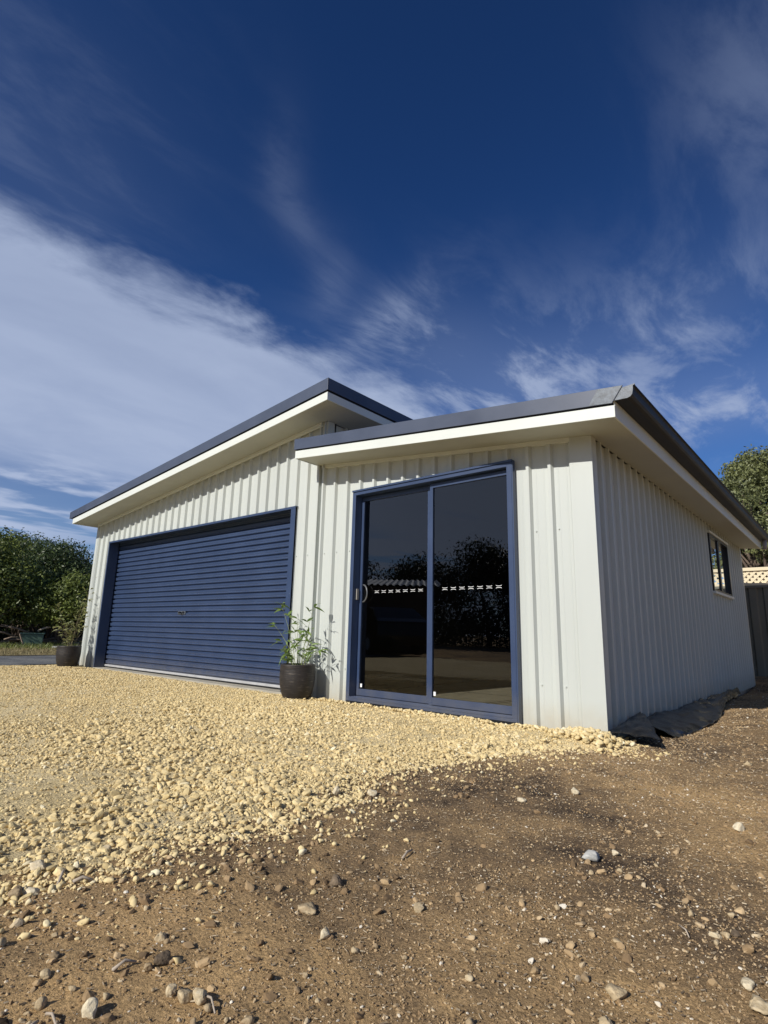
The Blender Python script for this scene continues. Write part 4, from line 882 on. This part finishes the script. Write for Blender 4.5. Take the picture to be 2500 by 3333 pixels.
# dark tarpaulin heap with pale poles at the frame's left edge
def tf(u_, v_):
    xx_ = -2.9+1.85*u_; top = 1.35*(1-u_)**.8+.05
    return tuple(loc(xx_, -.6+1.2*v_, max(.0, top*math.sin(math.pi*(.08+.84*v_))**.7+.06*float(fbm(np.array(u_*6), np.array(v_*6), 1., 3)))))
o = grid_obj('tarpaulin', tf, 40, 24, TARP); tag(o, 'dark tarpaulin draped over a heap at the far left edge', 'tarpaulin')
o = MB().tube([loc(-1.95, -.72, 1.25), loc(-1.05, -.78, .30)], .03, 6).build('pole', ALU, smooth=True); tag(o, 'pale grey pole leaning down the tarpaulin heap', 'pole')
o = MB().tube([loc(-1.85, -.80, 1.0), loc(-1.32, -.85, .32)], .022, 6).build('pole', GREYT, smooth=True); tag(o, 'shorter darker pole beside the pale leaning pole', 'pole')
o = MB().tube([loc(-1.75, -1.3, .04), loc(-1.3, -1.1, .22)], .02, 6).build('timber', WOODL, smooth=True); tag(o, 'thin pale stick propped on the grass at the left edge', 'timber')
mb = MB(); mb.hexa([loc(.50, -.9, .02), loc(.95, -.9, .02), loc(.95, -.6, .02), loc(.5, -.6, .02)], [loc(.52, -.88, .06), loc(.93, -.9, .07), loc(.95, -.62, .06), loc(.5, -.6, .07)]); o = mb.build('slab_offcut', paint('white_sheet', (.6, .6, .6), .5), bevel=.01); tag(o, 'white flat offcut on the grass behind the left pot', 'offcut')

# ------------------------------------------------------------------ potted bamboos
def blade(mb_v, mb_f, tints, p, dirv, L_, W_, droop, up=Vector((0, 0, 1))):
    dirv = dirv.normalized(); sd2 = dirv.cross(up)
    if sd2.length < .05: sd2 = Vector((1, 0, 0))
    sd2.normalize(); tilt = rng.normal()*.7; nrm = sd2.cross(dirv).normalized(); sd2 = (sd2*math.cos(tilt)+nrm*math.sin(tilt))
    base_n = len(mb_v); prof = [(0, .12), (.15, .7), (.38, 1), (.65, .72), (.85, .34), (1, .02)]
    for t, w in prof:
        c = p+dirv*(L_*t)+Vector((0, 0, -droop*L_*t*t)); mb_v.append(c-sd2*W_*.5*w); mb_v.append(c+Vector((0, 0, -W_*.12*w))); mb_v.append(c+sd2*W_*.5*w)
    for i in range(len(prof)-1):
        for j in range(2): q = base_n+i*3+j; mb_f.append((q, q+1, q+4, q+3))
    tv = rng.random(); tints += [tv]*(3*len(prof))
def plant(center, stems, mat, leafL, leafW, label_leaf, per=(3, 5), step=.09, bushy=0, parent=None, lmat=None):
    V_, F_, T_ = [], [], []; sm = MB()
    for (ox, oy, tx, ty, tz, start) in stems:
        p0 = Vector((center[0]+ox, center[1]+oy, .29)); p3 = Vector((center[0]+tx, center[1]+ty, tz))
        p1 = p0+Vector(((tx-ox)*.15, (ty-oy)*.15, (tz-.29)*.4)); p2 = p0.lerp(p3, .7)+Vector((0, 0, .08*(tz-.29)))
        pts = [(p0*(1-t)**3+p1*3*t*(1-t)**2+p2*3*t*t*(1-t)+p3*t**3) for t in [i/12 for i in range(13)]]
        sm.tube(pts, [.0032*(1-.7*i/12) for i in range(13)], 6)
        L_tot = (p3-p0).length; nn = max(2, int(L_tot*(1-start)/step))
        for i in range(nn+1):
            t = start+(1-start)*i/nn; idx_ = min(11, int(t*12)); fr_ = t*12-idx_; q = pts[idx_].lerp(pts[idx_+1], fr_)
            gd = (pts[idx_+1]-pts[idx_]).normalized(); ang = rng.random()*6.28
            out_ = Vector((math.cos(ang), math.sin(ang), .35)); tl = (.02+.05*rng.random()) if i < nn else 0
            e = q+out_*tl; 
            if tl: sm.tube([q, e], .0011, 4, cap=False)
            for j in range(rng.integers(per[0], per[1]+1)):
                a2 = ang+rng.normal()*.9; dv = Vector((math.cos(a2), math.sin(a2), .25+.5*rng.normal()))+gd*.35
                blade(V_, F_, T_, e, dv, leafL*(.55+.6*rng.random()), leafW*(.7+.5*rng.random()), .25+.3*rng.random())
    st = sm.build('stems', lmat, parent, smooth=True)
    lf = np_mesh('leaves', [tuple(v) for v in V_], F_, mat, T_, True, parent=parent)
STEM = paint('bamboo_stem', (.22, .26, .09), .5, .2, 0, 20); STEM2 = paint('bamboo_stem_dull', (.19, .16, .08), .6, .2, 0, 20)
def pot(c, label):
    t = empty('plant_pot', (c[0], c[1], c[2]), label, 'potted plant')
    P = [(.118, 0), (.128, .006), (.152, .06), (.170, .13), (.178, .20), (.1785, .27), (.176, .325), (.178, .334), (.176, .342), (.170, .343), (.164, .338), (.163, .29)]
    vs = MB(); vs.lathe(P, c, 64); b = vs.build('pot', POT, t, smooth=True)
    s = MB(); s.lathe([(.001, .302), (.06, .304), (.12, .300), (.162, .296)], c, 32); s.build('soil', SOIL, t, smooth=True)
    return t
p1 = pot((-2.975, -.245, -.012), 'charcoal ribbed pot of bright green bamboo between the roller door and glass door')
c1 = (-2.975, -.245)
plant(c1, [(-.04, 0, -.30, -.02, .93, .45), (-.05, .02, -.36, -.05, .72, .7), (.03, .01, .17, .02, .90, .35), (.02, -.03, .02, -.06, .78, .4), (.05, .03, .12, .07, .68, .35), (-.02, .04, -.12, .03, .66, .4),
           (.06, -.02, .20, -.02, .52, .4), (.05, .0, .26, .03, .47, .6), (-.05, -.03, -.22, -.06, .55, .4), (.0, .03, .06, .08, .55, .3), (-.06, 0, -.16, .02, .48, .3), (-.03, -.05, -.10, -.1, .46, .3), (0, 0, .03, -.05, .44, .2), (-.08, .02, -.25, .02, .42, .4)],
      L_BB, .13, .023, '', (3, 4), .085, parent=p1, lmat=STEM)
p2_ = pot((-8.50, -.335, -.010), 'charcoal pot of taller dull green bamboo at the left end of the shed')
c2 = (-8.50, -.335); sx, sy = .356, .934         # image-right direction there
S2 = []
for (o_, e_, h_, s_) in [(-.03, -.34, 1.10, .2), (-.02, -.20, .80, .25), (.03, .26, 1.42, .25), (.05, .20, 1.22, .2), (.02, .14, 1.05, .25), (.0, .05, .75, .2), (-.02, -.12, .62, .2), (.03, .1, .68, .15), (.06, .28, .70, .3), (-.05, -.38, .66, .5), (.04, .18, .9, .2), (0, .0, .52, .1)]:
    S2.append((o_*sx, o_*sy*.5, e_*sx+rng.normal()*.04-.05*(e_ > 0), min(e_*sy*.75, .24)+rng.normal()*.03, .29+(h_-.29)*.86, s_))
plant(c2, S2, L_BY, .11, .021, '', (2, 4), .06, parent=p2_, lmat=STEM2)

# ------------------------------------------------------------------ behind the photographer: neighbour shed and dark car (mirrored in the glass)
ns = empty('shed', (-14, -12, 0), 'low dark shed with a grey corrugated roof mirrored in the glass door', 'shed')
ax = Vector((-.80, .60, 0)).normalized(); bx = Vector((-.6, -.8, 0)).normalized(); o0 = Vector((-9.9, -12.3, 0))
def nl(a, b, z): return o0+ax*a+bx*b+Vector((0, 0, z))
mb = MB(); mb.hexa([nl(.3, .3, 0), nl(11.7, .3, 0), nl(11.7, 4.7, 0), nl(.3, 4.7, 0)], [nl(.3, .3, 2.32), nl(11.7, .3, 2.32), nl(11.7, 4.7, 2.9), nl(.3, 4.7, 2.9)]); mb.build('wall', REDW, ns)
mb = MB(); n_c = 12*13*4; vs = []
for i in range(n_c+1):
    a = 12*i/n_c; hz_ = .028*math.cos(a*2*math.pi*4.33)
    vs += [tuple(nl(a, 0, 2.36+hz_)), tuple(nl(a, 5, 3.02+hz_))]
mb.add(vs, [(2*i, 2*i+1, 2*i+3, 2*i+2) for i in range(n_c)]); mb.build('roof', ROOFG, ns)
# car
car = empty('parked_car', (-11.0, -10.2, 0), 'dark car parked on the gravel, mirrored in the glass door', 'car')
cx_, cy_ = -11.0, -10.2; ca, sa = math.cos(.5), math.sin(.5)
def cl3(a, b, z): return (cx_+a*ca-b*sa, cy_+a*sa+b*ca, z)
side_ = [(-2.15, .35), (-2.2, .62), (-2.1, .86), (-1.2, .98), (-.55, 1.40), (.2, 1.50), (1.2, 1.47), (1.85, 1.12), (2.15, 1.0), (2.2, .6), (2.1, .33), (1.75, .33), (1.62, .52), (1.35, .62), (1.08, .52), (.95, .30), (-.95, .30), (-1.08, .52), (-1.35, .62), (-1.62, .52), (-1.75, .33)]
def inset(z): return .88 if z < 1.0 else .88-.42*(z-1.0)
bm = bmesh.new(); Lf = [bm.verts.new(cl3(a, -inset(z), z)) for a, z in side_]; Rt = [bm.verts.new(cl3(a, inset(z), z)) for a, z in side_]
bm.faces.new(Lf); bm.faces.new(Rt[::-1])
for i in range(len(side_)): j = (i+1) % len(side_); bm.faces.new((Lf[j], Lf[i], Rt[i], Rt[j]))
bmesh.ops.recalc_face_normals(bm, faces=bm.faces); me = bpy.data.meshes.new('body'); bm.to_mesh(me); bm.free(); me.materials.append(CARP)
ob = bpy.data.objects.new('body', me); col.objects.link(ob); ob.parent = car; ob.location = -car.location; md = ob.modifiers.new('b', 'BEVEL'); md.width = .05; md.segments = 3
for a in (-1.35, 1.35):
    for b in (-.80, .80):
        mb = MB(); mb.tube([cl3(a, b-.1, .33), cl3(a, b+.1, .33)], .32, 28); w_o = mb.build('wheel', RUBBER, car)
        mb = MB(); e_ = .104 if b > 0 else -.104; mb.tube([cl3(a, b+e_*.9, .33), cl3(a, b+e_*1.06, .33)], .19, 20); rr_ = mb.build('rim', ALU, w_o); rr_.location = (0, 0, 0)
for sg in (-1, 1):
    mb = MB(); y_ = lambda z: sg*(inset(z)+.004)
    mb.add([cl3(-1.0, y_(1.02), 1.02), cl3(1.6, y_(1.02), 1.02), cl3(1.1, y_(1.40), 1.40), cl3(-.45, y_(1.38), 1.38)], [(0, 1, 2, 3)]); mb.build('side_window', CARP, car)
for b in (-.62, .62):
    mb = MB(); mb.hexa([cl3(-2.205, b-.16, .66), cl3(-2.205, b+.16, .66), cl3(-2.1, b+.16, .66), cl3(-2.1, b-.16, .66)], [cl3(-2.16, b-.16, .80), cl3(-2.16, b+.16, .80), cl3(-2.06, b+.16, .80), cl3(-2.06, b-.16, .80)]); mb.build('headlight', ALU, car, bevel=.01)

# ------------------------------------------------------------------ render settings
scene.render.engine = 'CYCLES'
vs_ = scene.view_settings; vs_.view_transform = 'Standard'; vs_.look = 'None'; vs_.exposure = 0; vs_.gamma = 1; vs_.use_curve_mapping = False
scene.cycles.transparent_max_bounces = 16
